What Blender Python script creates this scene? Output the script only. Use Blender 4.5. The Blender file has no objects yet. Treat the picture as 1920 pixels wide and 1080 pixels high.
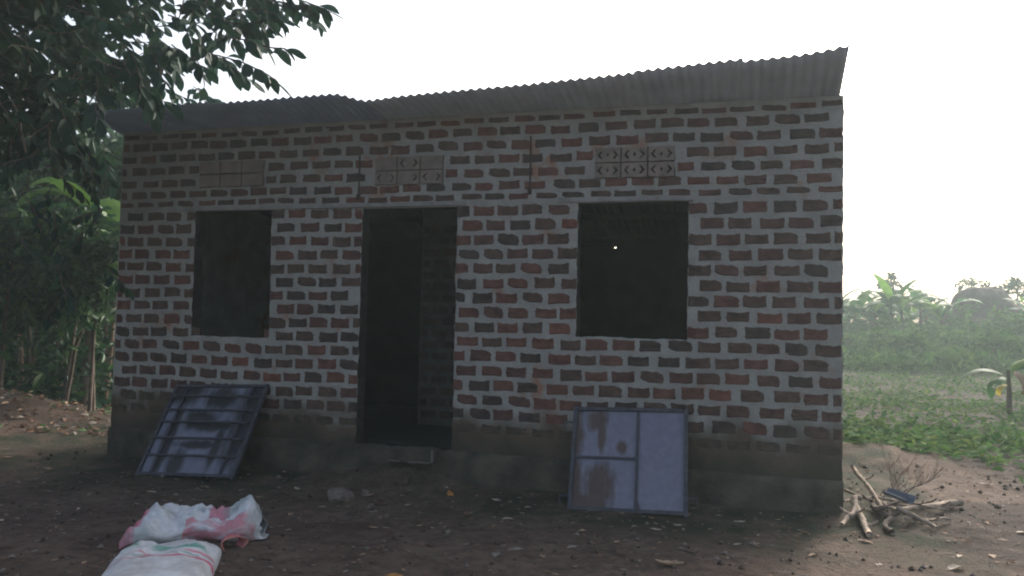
import bpy, math, random
from mathutils import Vector, Matrix, noise
from mathutils.geometry import tessellate_polygon

R = math.radians
sc = bpy.context.scene
rng = random.Random(11)

# ------------------------------------------------------------------ camera, sky, sun, exposure
EYE = 1.45
cam_d = bpy.data.cameras.new('camera')
cam = bpy.data.objects.new('camera', cam_d)
sc.collection.objects.link(cam)
sc.camera = cam
cam_d.sensor_width = 36
cam_d.lens = 28.1
cam_d.clip_start = 0.05
cam_d.clip_end = 2000
_up = Vector((.022, 1, .042)).normalized()          # world up as the tilted camera sees it (x right, y up, z forward)
_fy = (Vector((0, 0, 1)) - _up * _up.z).normalized()
_fx = Vector((_fy.z * _up.y - _fy.y * _up.z, _fy.x * _up.z - _fy.z * _up.x, _fy.y * _up.x - _fy.x * _up.y))
if _fx.x < 0:
    _fx = -_fx
m3 = Matrix(((_fx.x, _fx.y, -_fx.z), (_fy.x, _fy.y, -_fy.z), (_up.x, _up.y, -_up.z)))
cam.matrix_world = Matrix.Translation((0, 0, EYE)) @ m3.to_4x4()

SUN_EL, SUN_AZ = R(29), R(33)                       # azimuth from +Y towards +X
w = bpy.data.worlds.new('World')
sc.world = w
w.use_nodes = True
nt = w.node_tree
nt.nodes.clear()
sky = nt.nodes.new('ShaderNodeTexSky')
sky.sky_type = 'NISHITA'
sky.sun_disc = False
sky.sun_elevation = SUN_EL
sky.sun_rotation = SUN_AZ
sky.air_density = 0.9
sky.dust_density = 7.0
sky.ozone_density = 1.5
bgn = nt.nodes.new('ShaderNodeBackground')
bgn.inputs[1].default_value = 0.15
wo = nt.nodes.new('ShaderNodeOutputWorld')
hs = nt.nodes.new('ShaderNodeHueSaturation')          # thin high overcast: the blue is washed out
hs.inputs['Saturation'].default_value = .78
nt.links.new(sky.outputs[0], hs.inputs['Color'])
nt.links.new(hs.outputs[0], bgn.inputs[0])
nt.links.new(bgn.outputs[0], wo.inputs[0])

sun_d = bpy.data.lights.new('sun', 'SUN')
sun_d.energy = 1.1
sun_d.angle = R(10)
sun_d.color = (1, .96, .9)
sun = bpy.data.objects.new('sun', sun_d)
sc.collection.objects.link(sun)
_sd = Vector((math.sin(SUN_AZ) * math.cos(SUN_EL), math.cos(SUN_AZ) * math.cos(SUN_EL), math.sin(SUN_EL)))
sun.rotation_euler = _sd.to_track_quat('Z', 'Y').to_euler()
sun.location = (6, 12, 9)

sc.view_settings.view_transform = 'Standard'
sc.view_settings.look = 'None'
sc.view_settings.exposure = 1.1
sc.view_settings.gamma = 1
sc.view_settings.use_curve_mapping = False
sc.render.engine = 'CYCLES'
sc.cycles.use_denoising = True
sc.cycles.max_bounces = 8
sc.cycles.volume_bounces = 1
sc.cycles.filter_width = 2.0
HAZE_DENSITY, HAZE_G = 0.0030, 0.3

# ------------------------------------------------------------------ helpers
def link(o):
    sc.collection.objects.link(o)
    return o

def tag(o, label=None, cat=None, group=None, kind=None):
    if label: o['label'] = label
    if cat: o['category'] = cat
    if group: o['group'] = group
    if kind: o['kind'] = kind
    return o

def empty(name, loc=(0, 0, 0), rz=0):
    o = bpy.data.objects.new(name, None)
    o.location = loc
    o.rotation_euler = (0, 0, rz)
    o.empty_display_size = .1
    return link(o)

class MB:
    """collects geometry for ONE mesh object"""
    def __init__(s):
        s.v, s.f, s.m, s.c = [], [], [], []
    def add(s, vs, fs, mi=0, cols=None):
        b = len(s.v)
        s.v.extend(vs)
        s.f.extend([tuple(i + b for i in f) for f in fs])
        s.m.extend([mi] * len(fs))
        if cols: s.c.extend(cols)
        elif s.c: s.c.extend([(1, 1, 1, 1)] * len(vs))
    def box(s, a, b, mi=0):
        x0, y0, z0 = a; x1, y1, z1 = b
        s.add([(x0,y0,z0),(x1,y0,z0),(x1,y1,z0),(x0,y1,z0),(x0,y0,z1),(x1,y0,z1),(x1,y1,z1),(x0,y1,z1)],
              [(0,3,2,1),(4,5,6,7),(0,1,5,4),(1,2,6,5),(2,3,7,6),(3,0,4,7)], mi)
    def tube(s, pts, rad, n=7, mi=0, cap=True):
        pts = [Vector(p) for p in pts]
        vs, fs = [], []
        k = len(pts)
        for i, p in enumerate(pts):
            t = (pts[min(i + 1, k - 1)] - pts[max(i - 1, 0)]).normalized()
            ref = Vector((0, 0, 1)) if abs(t.z) < .9 else Vector((1, 0, 0))
            a = t.cross(ref).normalized(); b = t.cross(a)
            r = rad[i] if isinstance(rad, (list, tuple)) else rad
            for j in range(n):
                an = 2 * math.pi * j / n
                vs.append(tuple(p + (a * math.cos(an) + b * math.sin(an)) * r))
        for i in range(k - 1):
            for j in range(n):
                j2 = (j + 1) % n
                fs.append((i*n+j, i*n+j2, (i+1)*n+j2, (i+1)*n+j))
        if cap:
            fs.append(tuple(range(n))); fs.append(tuple((k-1)*n + j for j in reversed(range(n))))
        s.add(vs, fs, mi)
    def mesh(s, name, mats, smooth=False):
        me = bpy.data.meshes.new(name)
        me.from_pydata(s.v, [], s.f)
        for m in (mats if isinstance(mats, (list, tuple)) else [mats]):
            me.materials.append(m)
        if any(s.m): me.polygons.foreach_set('material_index', s.m)
        if smooth: me.polygons.foreach_set('use_smooth', [True] * len(s.f))
        if s.c:
            ca = me.color_attributes.new('Col', 'FLOAT_COLOR', 'POINT')
            flat = [x for c in s.c for x in c]
            ca.data.foreach_set('color', flat)
        me.update()
        return me
    def build(s, name, mats, parent=None, smooth=False):
        o = bpy.data.objects.new(name, s.mesh(name, mats, smooth))
        o.parent = parent
        return link(o)

def fbm(x, y, z=0, oct=4):
    return noise.fractal(Vector((x, y, z)), 1.0, 2.0, oct)
def nz(x, y, z=0):
    return noise.noise(Vector((x, y, z)))

# ------------------------------------------------------------------ materials
def mat(name, col, rough=.85, var=.25, scale=8, bump=.3, bscale=40, metal=0, attr=False, spec=.3, trans=0, obj_coord=True, bdist=.01):
    m = bpy.data.materials.new(name)
    m.use_nodes = True
    t = m.node_tree; N = t.nodes; L = t.links
    p = N['Principled BSDF']
    p.inputs['Roughness'].default_value = rough
    p.inputs['Metallic'].default_value = metal
    p.inputs['Specular IOR Level'].default_value = spec
    tc = N.new('ShaderNodeTexCoord')
    geo = N.new('ShaderNodeNewGeometry')
    n1 = N.new('ShaderNodeTexNoise'); n1.inputs['Scale'].default_value = scale; n1.inputs['Detail'].default_value = 5
    L.new(geo.outputs['Position'], n1.inputs['Vector'])
    mr = N.new('ShaderNodeMapRange'); mr.inputs[1].default_value = .3; mr.inputs[2].default_value = .7
    mr.inputs[3].default_value = 1 - var; mr.inputs[4].default_value = 1 + var
    L.new(n1.outputs[0], mr.inputs[0])
    mx = N.new('ShaderNodeVectorMath'); mx.operation = 'SCALE'
    if attr:
        a = N.new('ShaderNodeAttribute'); a.attribute_name = 'Col'
        L.new(a.outputs['Color'], mx.inputs[0])
    else:
        mx.inputs[0].default_value = col
    L.new(mr.outputs[0], mx.inputs[3])
    L.new(mx.outputs[0], p.inputs['Base Color'])
    if bump:
        n2 = N.new('ShaderNodeTexNoise'); n2.inputs['Scale'].default_value = bscale; n2.inputs['Detail'].default_value = 6
        L.new(geo.outputs['Position'], n2.inputs['Vector'])
        b = N.new('ShaderNodeBump'); b.inputs['Strength'].default_value = bump; b.inputs['Distance'].default_value = bdist
        L.new(n2.outputs[0], b.inputs['Height']); L.new(b.outputs[0], p.inputs['Normal'])
    if trans:
        tr = N.new('ShaderNodeBsdfTranslucent')
        L.new(mx.outputs[0], tr.inputs['Color'])
        ms = N.new('ShaderNodeMixShader'); ms.inputs[0].default_value = trans
        out = N['Material Output']
        L.new(p.outputs[0], ms.inputs[1]); L.new(tr.outputs[0], ms.inputs[2]); L.new(ms.outputs[0], out.inputs[0])
    return m

M = {}
BR = {'red': (.125, .058, .044), 'brown': (.085, .053, .041), 'dark': (.061, .044, .037), 'maroon': (.097, .050, .041), 'rust': (.155, .066, .046), 'muddy': (.07, .052, .038)}
for k, c in BR.items():
    M['brick_' + k] = mat('brick_' + k, c, .92, .35, 14, .7, 60, bdist=.006)
M['inner_mortar'] = mat('inner_mortar', (.09, .088, .075), .95, .3, 8, .6, 40)  # partition mortar, its colour lowered for the shade of the room
M['step'] = mat('worn_step_edge', (.13, .125, .11), .95, .3, 8, .6, 40)
M['reveal'] = mat('shade_dark_brick_reveal', (.034, .031, .026), .95, .4, 12, .6, 40)  # raw brick, darkened further to hold the shade inside the openings
M['vent'] = mat('vent_clay', (.20, .16, .135), .9, .25, 12, .5, 60)
M['concrete'] = mat('lintel_concrete', (.26, .25, .23), .9, .25, 9, .5, 50)
M['dark_inside'] = mat('shade_dark_inside', (.016, .020, .017), .95, .3, 5, .5, 30)  # near-black colour stands for the unlit room, on walls, floor and purlins
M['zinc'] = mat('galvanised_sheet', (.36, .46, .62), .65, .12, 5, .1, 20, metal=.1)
M['zinc_glare'] = mat('glare_pale_galvanised_sheet', (.55, .62, .71), .6, .10, 5, .1, 20, metal=.1)  # right-hand sheets paler: lens glare over the roof put into the colour
M['inside_shade'] = mat('shade_dark_sheet', (.035, .034, .032), .8, .3, 5, .1, 20)  # sheet underside indoors, darkened in colour to stand for the room's shade
M['timber'] = mat('rough_timber', (.16, .11, .075), .85, .3, 12, .4, 40)
M['strap'] = mat('rusty_strap', (.05, .035, .03), .8, .3, 30, .3, 60, metal=.3)
M['steel'] = mat('painted_steel_tube', (.060, .058, .070), .6, .35, 25, .2, 60, metal=.2)
M['sheet'] = mat('painted_sheet_steel', (.3, .3, .4), .5, .12, 18, .15, 30, attr=True, spec=.4)
M['sack'] = mat('woven_plastic_sack', (.6, .6, .6), .55, .12, 30, .35, 140, attr=True, bdist=.004)
M['wood'] = mat('dry_bark', (.32, .25, .19), .9, .5, 25, .8, 50)
M['wood_dark'] = mat('dark_bark', (.10, .075, .06), .9, .5, 25, .8, 50)
M['twig'] = mat('dry_twig', (.27, .21, .16), .9, .2, 20, 0)
M['blue'] = mat('blue_plastic', (.085, .105, .14), .5, .15, 20, .1, 60)
M['stone'] = mat('dusty_stone', (.16, .13, .11), .95, .3, 20, .8, 40)
M['leafdry'] = [mat('dry_leaf_%s' % n, c, .8, .3, 30, .2, 60, trans=.15) for n, c in
                (('tan', (.36, .25, .17)), ('pale', (.46, .39, .31)), ('brown', (.2, .115, .075)), ('grey', (.25, .22, .19)), ('orange', (.42, .2, .06)), ('green', (.13, .24, .09)))]
M['leaf'] = [mat('tree_leaf_%d' % i, c, .6, .25, 4, 0, trans=.2, spec=.15) for i, c in enumerate(((.014, .042, .030), (.020, .055, .036), (.032, .075, .036)))]
M['shrub'] = [mat('shrub_leaf_%d' % i, c, .6, .3, 3, 0, trans=.25) for i, c in enumerate(((.018, .055, .026), (.030, .085, .035), (.06, .13, .035)))]
M['banana'] = mat('banana_leaf', (.045, .125, .04), .6, .3, 2, 0, trans=.4, spec=.15)
M['banana_bright'] = mat('banana_leaf_bright', (.12, .24, .045), .6, .25, 3, 0, trans=.5, spec=.15)
M['banana_dead'] = mat('banana_leaf_dead', (.17, .12, .08), .9, .3, 4, 0, trans=.2)
M['banana_yellow'] = mat('banana_leaf_yellow', (.42, .33, .05), .7, .2, 4, 0, trans=.4)
M['stem'] = mat('banana_stem', (.085, .065, .045), .8, .4, 6, .3, 20)
M['trunk'] = mat('tree_bark', (.085, .065, .05), .9, .4, 10, .8, 25)
M['pole'] = mat('pale_bark', (.26, .18, .13), .9, .4, 10, .5, 25)
M['crop'] = [mat('crop_leaf_%d' % i, c, .85, .3, 2, 0, trans=.3, spec=.05) for i, c in enumerate(((.05, .12, .035), (.085, .165, .045), (.14, .20, .06)))]
M['weed'] = [mat('weed_leaf_%d' % i, c, .85, .3, 1, 0, trans=.3, spec=.05) for i, c in enumerate(((.06, .13, .04), (.095, .17, .05), (.045, .10, .035)))]
M['mound'] = mat('mound_earth', (.085, .06, .056), .95, .3, 1.2, .6, 4, bdist=.1)

def ground_mat():
    m = bpy.data.materials.new('bare_earth'); m.use_nodes = True
    t = m.node_tree; N = t.nodes; L = t.links; p = N['Principled BSDF']
    p.inputs['Roughness'].default_value = .95; p.inputs['Specular IOR Level'].default_value = .15
    geo = N.new('ShaderNodeNewGeometry')
    def noi(s, d=6, r=.6):
        n = N.new('ShaderNodeTexNoise'); n.inputs['Scale'].default_value = s; n.inputs['Detail'].default_value = d
        n.inputs['Roughness'].default_value = r
        L.new(geo.outputs['Position'], n.inputs['Vector']); return n.outputs[0]
    def ramp(src, a, b):
        r = N.new('ShaderNodeMapRange'); r.inputs[1].default_value = a; r.inputs[2].default_value = b
        L.new(src, r.inputs[0]); return r.outputs[0]
    def mix(f, a, b):
        x = N.new('ShaderNodeMix'); x.data_type = 'RGBA'
        if isinstance(f, float): x.inputs[0].default_value = f
        else: L.new(f, x.inputs[0])
        for i, q in ((6, a), (7, b)):
            if isinstance(q, tuple): x.inputs[i].default_value = q + (1,)
            else: L.new(q, x.inputs[i])
        return x.outputs[2]
    def mul(a, b):
        x = N.new('ShaderNodeMath'); x.operation = 'MULTIPLY'
        L.new(a, x.inputs[0])
        if isinstance(b, float): x.inputs[1].default_value = b
        else: L.new(b, x.inputs[1])
        return x.outputs[0]
    at = N.new('ShaderNodeAttribute'); at.attribute_name = 'Col'
    sep = N.new('ShaderNodeSeparateColor'); L.new(at.outputs['Color'], sep.inputs[0])
    base = mix(ramp(noi(1.3), .35, .65), (.115, .080, .062), (.18, .128, .10))
    base = mix(ramp(noi(11), .45, .75), base, (.062, .047, .04))
    base = mix(ramp(noi(4, 7, .75), .5, .68), base, (.06, .043, .036))
    base = mix(ramp(noi(2.7, 7, .75), .55, .72), base, (.19, .145, .115))
    base = mix(ramp(noi(45, 4), .6, .75), base, (.17, .13, .105))
    sand = mix(ramp(noi(6), .35, .7), (.17, .115, .082), (.12, .083, .06))
    base = mix(sep.outputs[2], base, sand)
    moss = mix(ramp(noi(7), .35, .7), (.022, .034, .019), (.045, .05, .032))
    mf = mul(sep.outputs[0], ramp(noi(3.5), .3, .6))
    base = mix(mf, base, moss)
    soil = mix(ramp(noi(3.2, 7, .7), .4, .65), (.036, .027, .023), (.075, .055, .045))
    base = mix(sep.outputs[1], base, soil)
    L.new(base, p.inputs['Base Color'])
    b = N.new('ShaderNodeBump'); b.inputs['Strength'].default_value = .9; b.inputs['Distance'].default_value = .04
    L.new(noi(28, 8, .7), b.inputs['Height']); L.new(b.outputs[0], p.inputs['Normal'])
    return m

def wall_mat():
    """cement mortar, with splashed mud towards the foot and red dust stains"""
    m = bpy.data.materials.new('wall_mortar'); m.use_nodes = True
    t = m.node_tree; N = t.nodes; L = t.links; p = N['Principled BSDF']
    p.inputs['Roughness'].default_value = .95; p.inputs['Specular IOR Level'].default_value = .15
    tc = N.new('ShaderNodeTexCoord')
    def noi(s, d=5):
        n = N.new('ShaderNodeTexNoise'); n.inputs['Scale'].default_value = s; n.inputs['Detail'].default_value = d
        L.new(tc.outputs['Object'], n.inputs['Vector']); return n.outputs[0]
    def ramp(src, a, b, c=0., d=1.):
        r = N.new('ShaderNodeMapRange')
        for i, q in enumerate((a, b, c, d)): r.inputs[i + 1].default_value = q
        L.new(src, r.inputs[0]); return r.outputs[0]
    def mix(f, a, b):
        x = N.new('ShaderNodeMix'); x.data_type = 'RGBA'; L.new(f, x.inputs[0])
        for i, q in ((6, a), (7, b)):
            if isinstance(q, tuple): x.inputs[i].default_value = q + (1,)
            else: L.new(q, x.inputs[i])
        return x.outputs[2]
    c = mix(ramp(noi(5), .3, .7), (.355, .345, .31), (.25, .245, .22))
    c = mix(ramp(noi(40), .55, .75), c, (.235, .22, .19))
    st = N.new('ShaderNodeMath'); st.operation = 'MULTIPLY'
    L.new(ramp(noi(1.9, 4), .57, .67), st.inputs[0]); L.new(ramp(noi(9, 3), .42, .6), st.inputs[1])
    c = mix(st.outputs[0], c, (.28, .145, .095))
    sx = N.new('ShaderNodeSeparateXYZ'); L.new(tc.outputs['Object'], sx.inputs[0])
    ad = N.new('ShaderNodeMath'); ad.operation = 'MULTIPLY_ADD'
    L.new(noi(2.6), ad.inputs[0]); ad.inputs[1].default_value = .7; L.new(sx.outputs[2], ad.inputs[2])
    c = mix(ramp(ad.outputs[0], 1.10, .86), c, (.105, .08, .058))
    c = mix(ramp(ad.outputs[0], .84, .66), c, (.058, .052, .038))
    L.new(c, p.inputs['Base Color'])
    b = N.new('ShaderNodeBump'); b.inputs['Strength'].default_value = .7; b.inputs['Distance'].default_value = .008
    L.new(noi(55, 7), b.inputs['Height']); L.new(b.outputs[0], p.inputs['Normal'])
    return m
M['ground'] = ground_mat()
M['mortar'] = wall_mat()
M['found'] = mat('mossy_foundation', (.062, .056, .040), .95, .5, 5, .9, 30, bdist=.012)

# ------------------------------------------------------------------ house frame
HO = Vector((-3.978, 8.043, 0)); HU = Vector((.9616, -.27444, 0)); HD = Vector((.27444, .9616, 0))   # origin, along the front, into the house
HRZ = math.atan2(HU.y, HU.x)
def house_local(x, y):
    d = Vector((x, y, 0)) - HO
    return d.dot(HU), d.dot(HD)

# ------------------------------------------------------------------ ground
def ground_z(x, y):
    s, d = house_local(x, y)
    z = .018 * fbm(x * .9, y * .9, 3) + .012 * fbm(x * 4, y * 4, 7) * min(1, 30 / (30 + max(0, y)))
    if y > 9: z += .05 * fbm(x * .5, y * .5, 1) * min(1, (y - 9) / 6)
    # earth washed up against the foot of the wall, and the trodden ramp at the door
    if -.5 < s < 7.3 and d < .3:
        z += .05 * math.exp(-((d - .0) / .35) ** 2)
        z += .13 * math.exp(-((s - 3.15) / .5) ** 2) * math.exp(-((d + .05) / .45) ** 2)
    # bank of dark soil on the left, soft rise at the right corner
    z += .42 * math.exp(-((x + 7.2) / 1.5) ** 2 - ((y - 10.6) / 1.0) ** 2) * (1 + .25 * nz(x * 2, y * 2))
    z += .16 * math.exp(-((x - 3.9) / .9) ** 2 - ((y - 8.9) / .8) ** 2)
    if x > 2.2 and y > 4: z += .035 * max(0, fbm(x * 2.2, y * 2.2, 9)) * min(1, (x - 2.2))
    return z

def graded(a, b, step, lo, hi, g=1.13):
    out = []
    q = a
    while q <= b: out.append(q); q += step
    st = step; q = out[-1]
    while q < hi: st *= g; q += st; out.append(q)
    st = step; q = a
    while q > lo: st *= g; q -= st; out.insert(0, q)
    return out
gx = graded(-7.5, 7.5, .055, -900, 900)
gy = graded(3.6, 11, .05, -60, 1200)
vs, cs = [], []
for y in gy:
    for x in gx:
        far = abs(x) > 60 or y > 70
        vs.append((x, y, 0 if far else ground_z(x, y)))
        s, d = house_local(x, y)
        moss = 0
        if -2 < s < 7.6:
            moss = max(0, min(1, (d + 1.45 + .5 * nz(x * 1.5, y * 1.5)) / .9))
            if abs(s - 3.2) < .9: moss *= .35
        field = max(0, min(1, (x - 4.3 - .3 * nz(x, y)) / 1.0)) if y > 6.8 else max(0, min(1, (x - 2.75 - .35 * nz(x * 2, y * 2)) / .6))
        if y > 11 and x > 2: field = 1
        field = max(field, 1.0 * math.exp(-((x + 7.0) / 2.4) ** 2 - ((y - 11.4) / 1.9) ** 4))  # bank takes the dark field soil, with the grove's shade in that colour
        sand = math.exp(-((x - 3.75) / .6) ** 2 - ((y - 8.9) / .9) ** 2) + .5 * math.exp(-((x + 5.2) / 1.5) ** 2 - ((y - 8.3) / .55) ** 2)
        cs.append((moss, field, min(1, sand), 1))
nx = len(gx)
fs = [(j*nx+i, j*nx+i+1, (j+1)*nx+i+1, (j+1)*nx+i) for j in range(len(gy) - 1) for i in range(nx - 1)]
g = MB(); g.add(vs, fs, 0, cs)
go = g.build('ground', M['ground'], smooth=True)
tag(go, kind='structure')

# ------------------------------------------------------------------ brick house
L_W = 6.80
house = empty('brick_house', HO, HRZ)
tag(house, 'unfinished red brick house with thick pale mortar and an iron sheet roof', 'house')
OPEN = [(.90, 1.757, 1.245, 2.46), (2.695, 3.62, .30, 2.455), (4.706, 5.625, 1.335, 2.465)]   # window, doorway, window
TOP = 3.275
VENTS = [(.93, 1.655, 2.69, 2.945), (2.81, 3.48, 2.665, 2.925), (4.842, 5.511, 2.671, 2.931)]
VENT_CUT = [(a + .004, b - .004, c + .004, d - .004) for a, b, c, d in VENTS]
DOORS, OPEN = OPEN, OPEN + VENT_CUT

def cuts(a, b, step, marks):
    pts = sorted(set([a, b] + [q for q in marks if a < q < b]))
    out = []
    for p, q in zip(pts, pts[1:]):
        n = max(1, round((q - p) / step))
        out += [p + (q - p) * i / n for i in range(n)]
    return out + [b]

front = MB()
xs = cuts(0, L_W, .034, [q for o in OPEN for q in o[:2]])
zs = cuts(-.15, TOP, .034, [q for o in OPEN for q in o[2:]])
def inside(x, z, e=1e-4):
    return any(a + e < x < b - e and c + e < z < d - e for a, b, c, d in OPEN)
idx = {}
vv = []
def fv(i, j, y):
    k = (i, j, y)
    if k not in idx:
        x, z = xs[i], zs[j]
        dx = dz = 0
        dy = .0035 * fbm(x * 9, z * 9, 2) + .012 * fbm(x * .8, z * .8, 5)
        for a, b, c, d in OPEN:       # ragged brick edges round the openings
            if c - .01 <= z <= d + .01:
                if abs(x - a) < 1e-5: dx = .013 * nz(z * 13, a * 7)
                if abs(x - b) < 1e-5: dx = .013 * nz(z * 13, b * 7)
            if a - .01 <= x <= b + .01 and abs(z - c) < 1e-5: dz = .014 * nz(x * 11, c * 5)
        if i in (0, len(xs) - 1): dx = .010 * nz(z * 11, i)
        if y: dy = 0
        idx[k] = len(vv)
        vv.append((x + dx, y + (dy if not y else 0), z + dz))
    return idx[k]
ff = []
TH = .15
reveal = []
nX, nZ = len(xs), len(zs)
solid = [[not inside((xs[i] + xs[i+1]) / 2, (zs[j] + zs[j+1]) / 2) for j in range(nZ - 1)] for i in range(nX - 1)]
for i in range(nX - 1):
    for j in range(nZ - 1):
        if not solid[i][j]: continue
        ff.append((fv(i, j, 0), fv(i+1, j, 0), fv(i+1, j+1, 0), fv(i, j+1, 0)))
        ff.append((fv(i, j, TH), fv(i, j+1, TH), fv(i+1, j+1, TH), fv(i+1, j, TH)))
        for di, dj, e in ((-1, 0, ((i, j), (i, j+1))), (1, 0, ((i+1, j+1), (i+1, j))), (0, -1, ((i+1, j), (i, j))), (0, 1, ((i, j+1), (i+1, j+1)))):
            a, b = i + di, j + dj
            if not (0 <= a < nX - 1 and 0 <= b < nZ - 1) or not solid[a][b]:
                (p, q), (r, t) = e
                reveal.append((fv(p, q, 0), fv(r, t, 0), fv(r, t, TH), fv(p, q, TH)))
front.add(vv, ff)
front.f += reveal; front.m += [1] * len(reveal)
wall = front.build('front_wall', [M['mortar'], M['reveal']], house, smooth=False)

# bricks: ten ragged outlines in each clay colour, shared between alike bricks
def brick_geo(seed):
    r = random.Random(seed)
    out = []
    chip = r.random()
    rim = [(-.46, -.5), (-.16, -.5), (.16, -.5), (.46, -.5), (.5, -.40), (.5, -.1), (.5, .2), (.5, .42), (.46, .5), (.2, .5), (0, .5), (-.2, .5), (-.46, .5), (-.5, .42), (-.5, .2), (-.5, -.1), (-.5, -.40)]
    n = len(rim)
    for i, (x, z) in enumerate(rim):
        x *= 1.0 + r.uniform(-.07, .035); z *= 1.0 + r.uniform(-.14, .07)
        if chip < .35 and x > .3 and z > .2: x -= .04; z -= .13
        if .25 < chip < .55 and x < -.3 and z < -.2: x += .06; z += .15
        if chip > .7 and abs(x) < .22 and z > 0: z -= .11
        out.append((x, z))
    v = [(x * 1.0, .012, z * 1.0) for x, z in out]
    v += [(x * .99, -.0025 + r.uniform(-.001, .001), z * .975) for x, z in out]
    v += [(x * .88, -.0045 + r.uniform(-.0025, .0015), z * .80) for x, z in out]
    v.append((0, -.004, 0))
    f = []
    for k in (0, 1):
        for i in range(n):
            j = (i + 1) % n
            f.append((k*n+i, k*n+j, (k+1)*n+j, (k+1)*n+i))
    for i in range(n): f.append((2*n+i, 2*n+(i+1) % n, 3*n))
    return v, f
BG = [brick_geo(100 + i) for i in range(12)]
BKEYS = list(BR)
bmesh_cache = {}
def brick_mesh(shape, key):
    if (shape, key) not in bmesh_cache:
        b = MB(); b.add(*BG[shape])
        bmesh_cache[(shape, key)] = b.mesh('brick_' + key, M['brick_' + key], False)
    return bmesh_cache[(shape, key)]

OPEN = DOORS
rows = [(.638 + .127 * k, .096) for k in range(-1, 15)] + [(2.538, .055), (2.632, .078), (2.745, .08), (2.868, .082), (2.99, .082), (3.112, .082), (3.212, .05)]
bricks = []
for k, (z, h) in enumerate(rows):
    x0_, q_ = (-.115 if k % 2 else 0) + rng.uniform(-.012, .012), 0
    x = x0_
    while x < L_W - .02:
        wv = rng.choice((.19, .185, .195, .187, .18)) * rng.uniform(.96, 1.03)
        a, b = x, x + wv
        q_ += 1
        x = max(b + .024, x0_ + q_ * .2285 + rng.uniform(-.011, .011) + .03 * nz(q_ * .35, k * .21, 8))
        spans = [(max(a, .012), min(b, L_W - .012))]
        if L_W - b < .08: spans = [(max(a, .012), L_W - .006)]; x = L_W
        blocks = [(o[0], o[1], o[2], o[3]) for o in OPEN] + [(v[0] - .015, v[1] + .02, v[2], v[3]) for v in VENTS]
        for (p, q, lo, hi) in blocks:
            if lo - .03 < z < hi + .02:
                nsp = []
                for (c, d) in spans:
                    if d <= p or c >= q: nsp.append((c, d)); continue
                    if c < p: nsp.append((c, p + .001))
                    if d > q: nsp.append((q - .001, d))
                spans = nsp
        for (c, d) in spans:
            if d - c < .055: continue
            near_open = 1.1
            u = rng.random()
            redder = max(0, 1 - abs((c - 3.9) / 2.2)) * .25
            if u < .10 + redder: key = 'red'
            elif u < .125 + redder: key = 'rust'
            elif u < .36 + redder * .6: key = 'maroon'
            elif u < .80: key = 'brown'
            else: key = 'dark'
            if z < .55 + .05 * nz(c * 2, 1) + (.13 if c < 1.2 else 0): key = 'muddy'
            hh = h * rng.uniform(.88, 1.08)
            if z < .56: hh *= .85
            sag = .018 * nz(c * .9, k * .13) + .008 * nz(c * 3.1, k * .7)
            bricks.append(((c + d) / 2, z + sag + rng.uniform(-.004, .004), d - c, hh, key, rng.randrange(12), rng.uniform(-.025, .025), rng.random() < .5))
# sill bricks at the ragged foot of the window openings
bricks += [(.955, 1.292, .10, .075, 'brown', 3, .1, False), (1.735, 1.29, .045, .08, 'red', 5, 0, False)]
bricks.sort(key=lambda b: -b[0])                    # the right end is nearest the camera: those show largest
def wall_y(x, z): return .0035 * fbm(x * 9, z * 9, 2) + .012 * fbm(x * .8, z * .8, 5)
many = MB()
for n_, (x, z, bw, bh, key, shp, rot, flip) in enumerate(bricks):
    y = wall_y(x, z) - .001
    if z < .57: y += .0015
    if n_ < 300:
        o = bpy.data.objects.new('brick', brick_mesh(shp, key))
        o.parent = wall
        o.location = (x, y, z)
        o.rotation_euler = (0, rot, 0)
        o.scale = (bw, 1, bh)
        link(o)
    else:
        v, f = BG[shp]
        c, s = math.cos(rot), math.sin(rot)
        many.add([(x + px*bw*c + pz*bh*s, y + py, z - px*bw*s + pz*bh*c) for px, py, pz in v], f, BKEYS.index(key))
# the same bonded brickwork on the inner partition seen through the doorway
part_y = 1.6
for k in range(17):
    z = .42 + .127 * k
    x = 2.66 + (-.11 if k % 2 else 0)
    while x < 4.25:
        a, b = max(x, 2.64), x + .185
        if b - a > .05:
            v, f = BG[rng.randrange(12)]
            many.add([((a+b)/2 + px*(b-a), part_y - .002 + py, z + pz*.083) for px, py, pz in v], f, BKEYS.index(rng.choice(('dark', 'dark', 'muddy'))))  # dark clays only, carrying the room's shade in the brick colour
        x += .226
# and on the right-hand side wall, under the slope of the roof
for k in range(-1, 21):
    z = .638 + .127 * k
    y = .02 + (.115 if k % 2 else 0)
    while y < 3.3:
        wv = .187 * rng.uniform(.95, 1.03)
        if z < 3.2 - .24 * y:
            v, f = BG[rng.randrange(12)]
            many.add([(L_W + .001 - py, y + wv / 2 + px * wv, z + pz * .088) for px, py, pz in v], f, BKEYS.index('muddy' if z < .55 else rng.choice(('brown', 'brown', 'maroon', 'dark', 'red'))))
        y += .2285
mo = many.build('bricks', [M['brick_' + k] for k in BKEYS], wall, smooth=False)
mo['kind'] = 'stuff'

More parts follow.
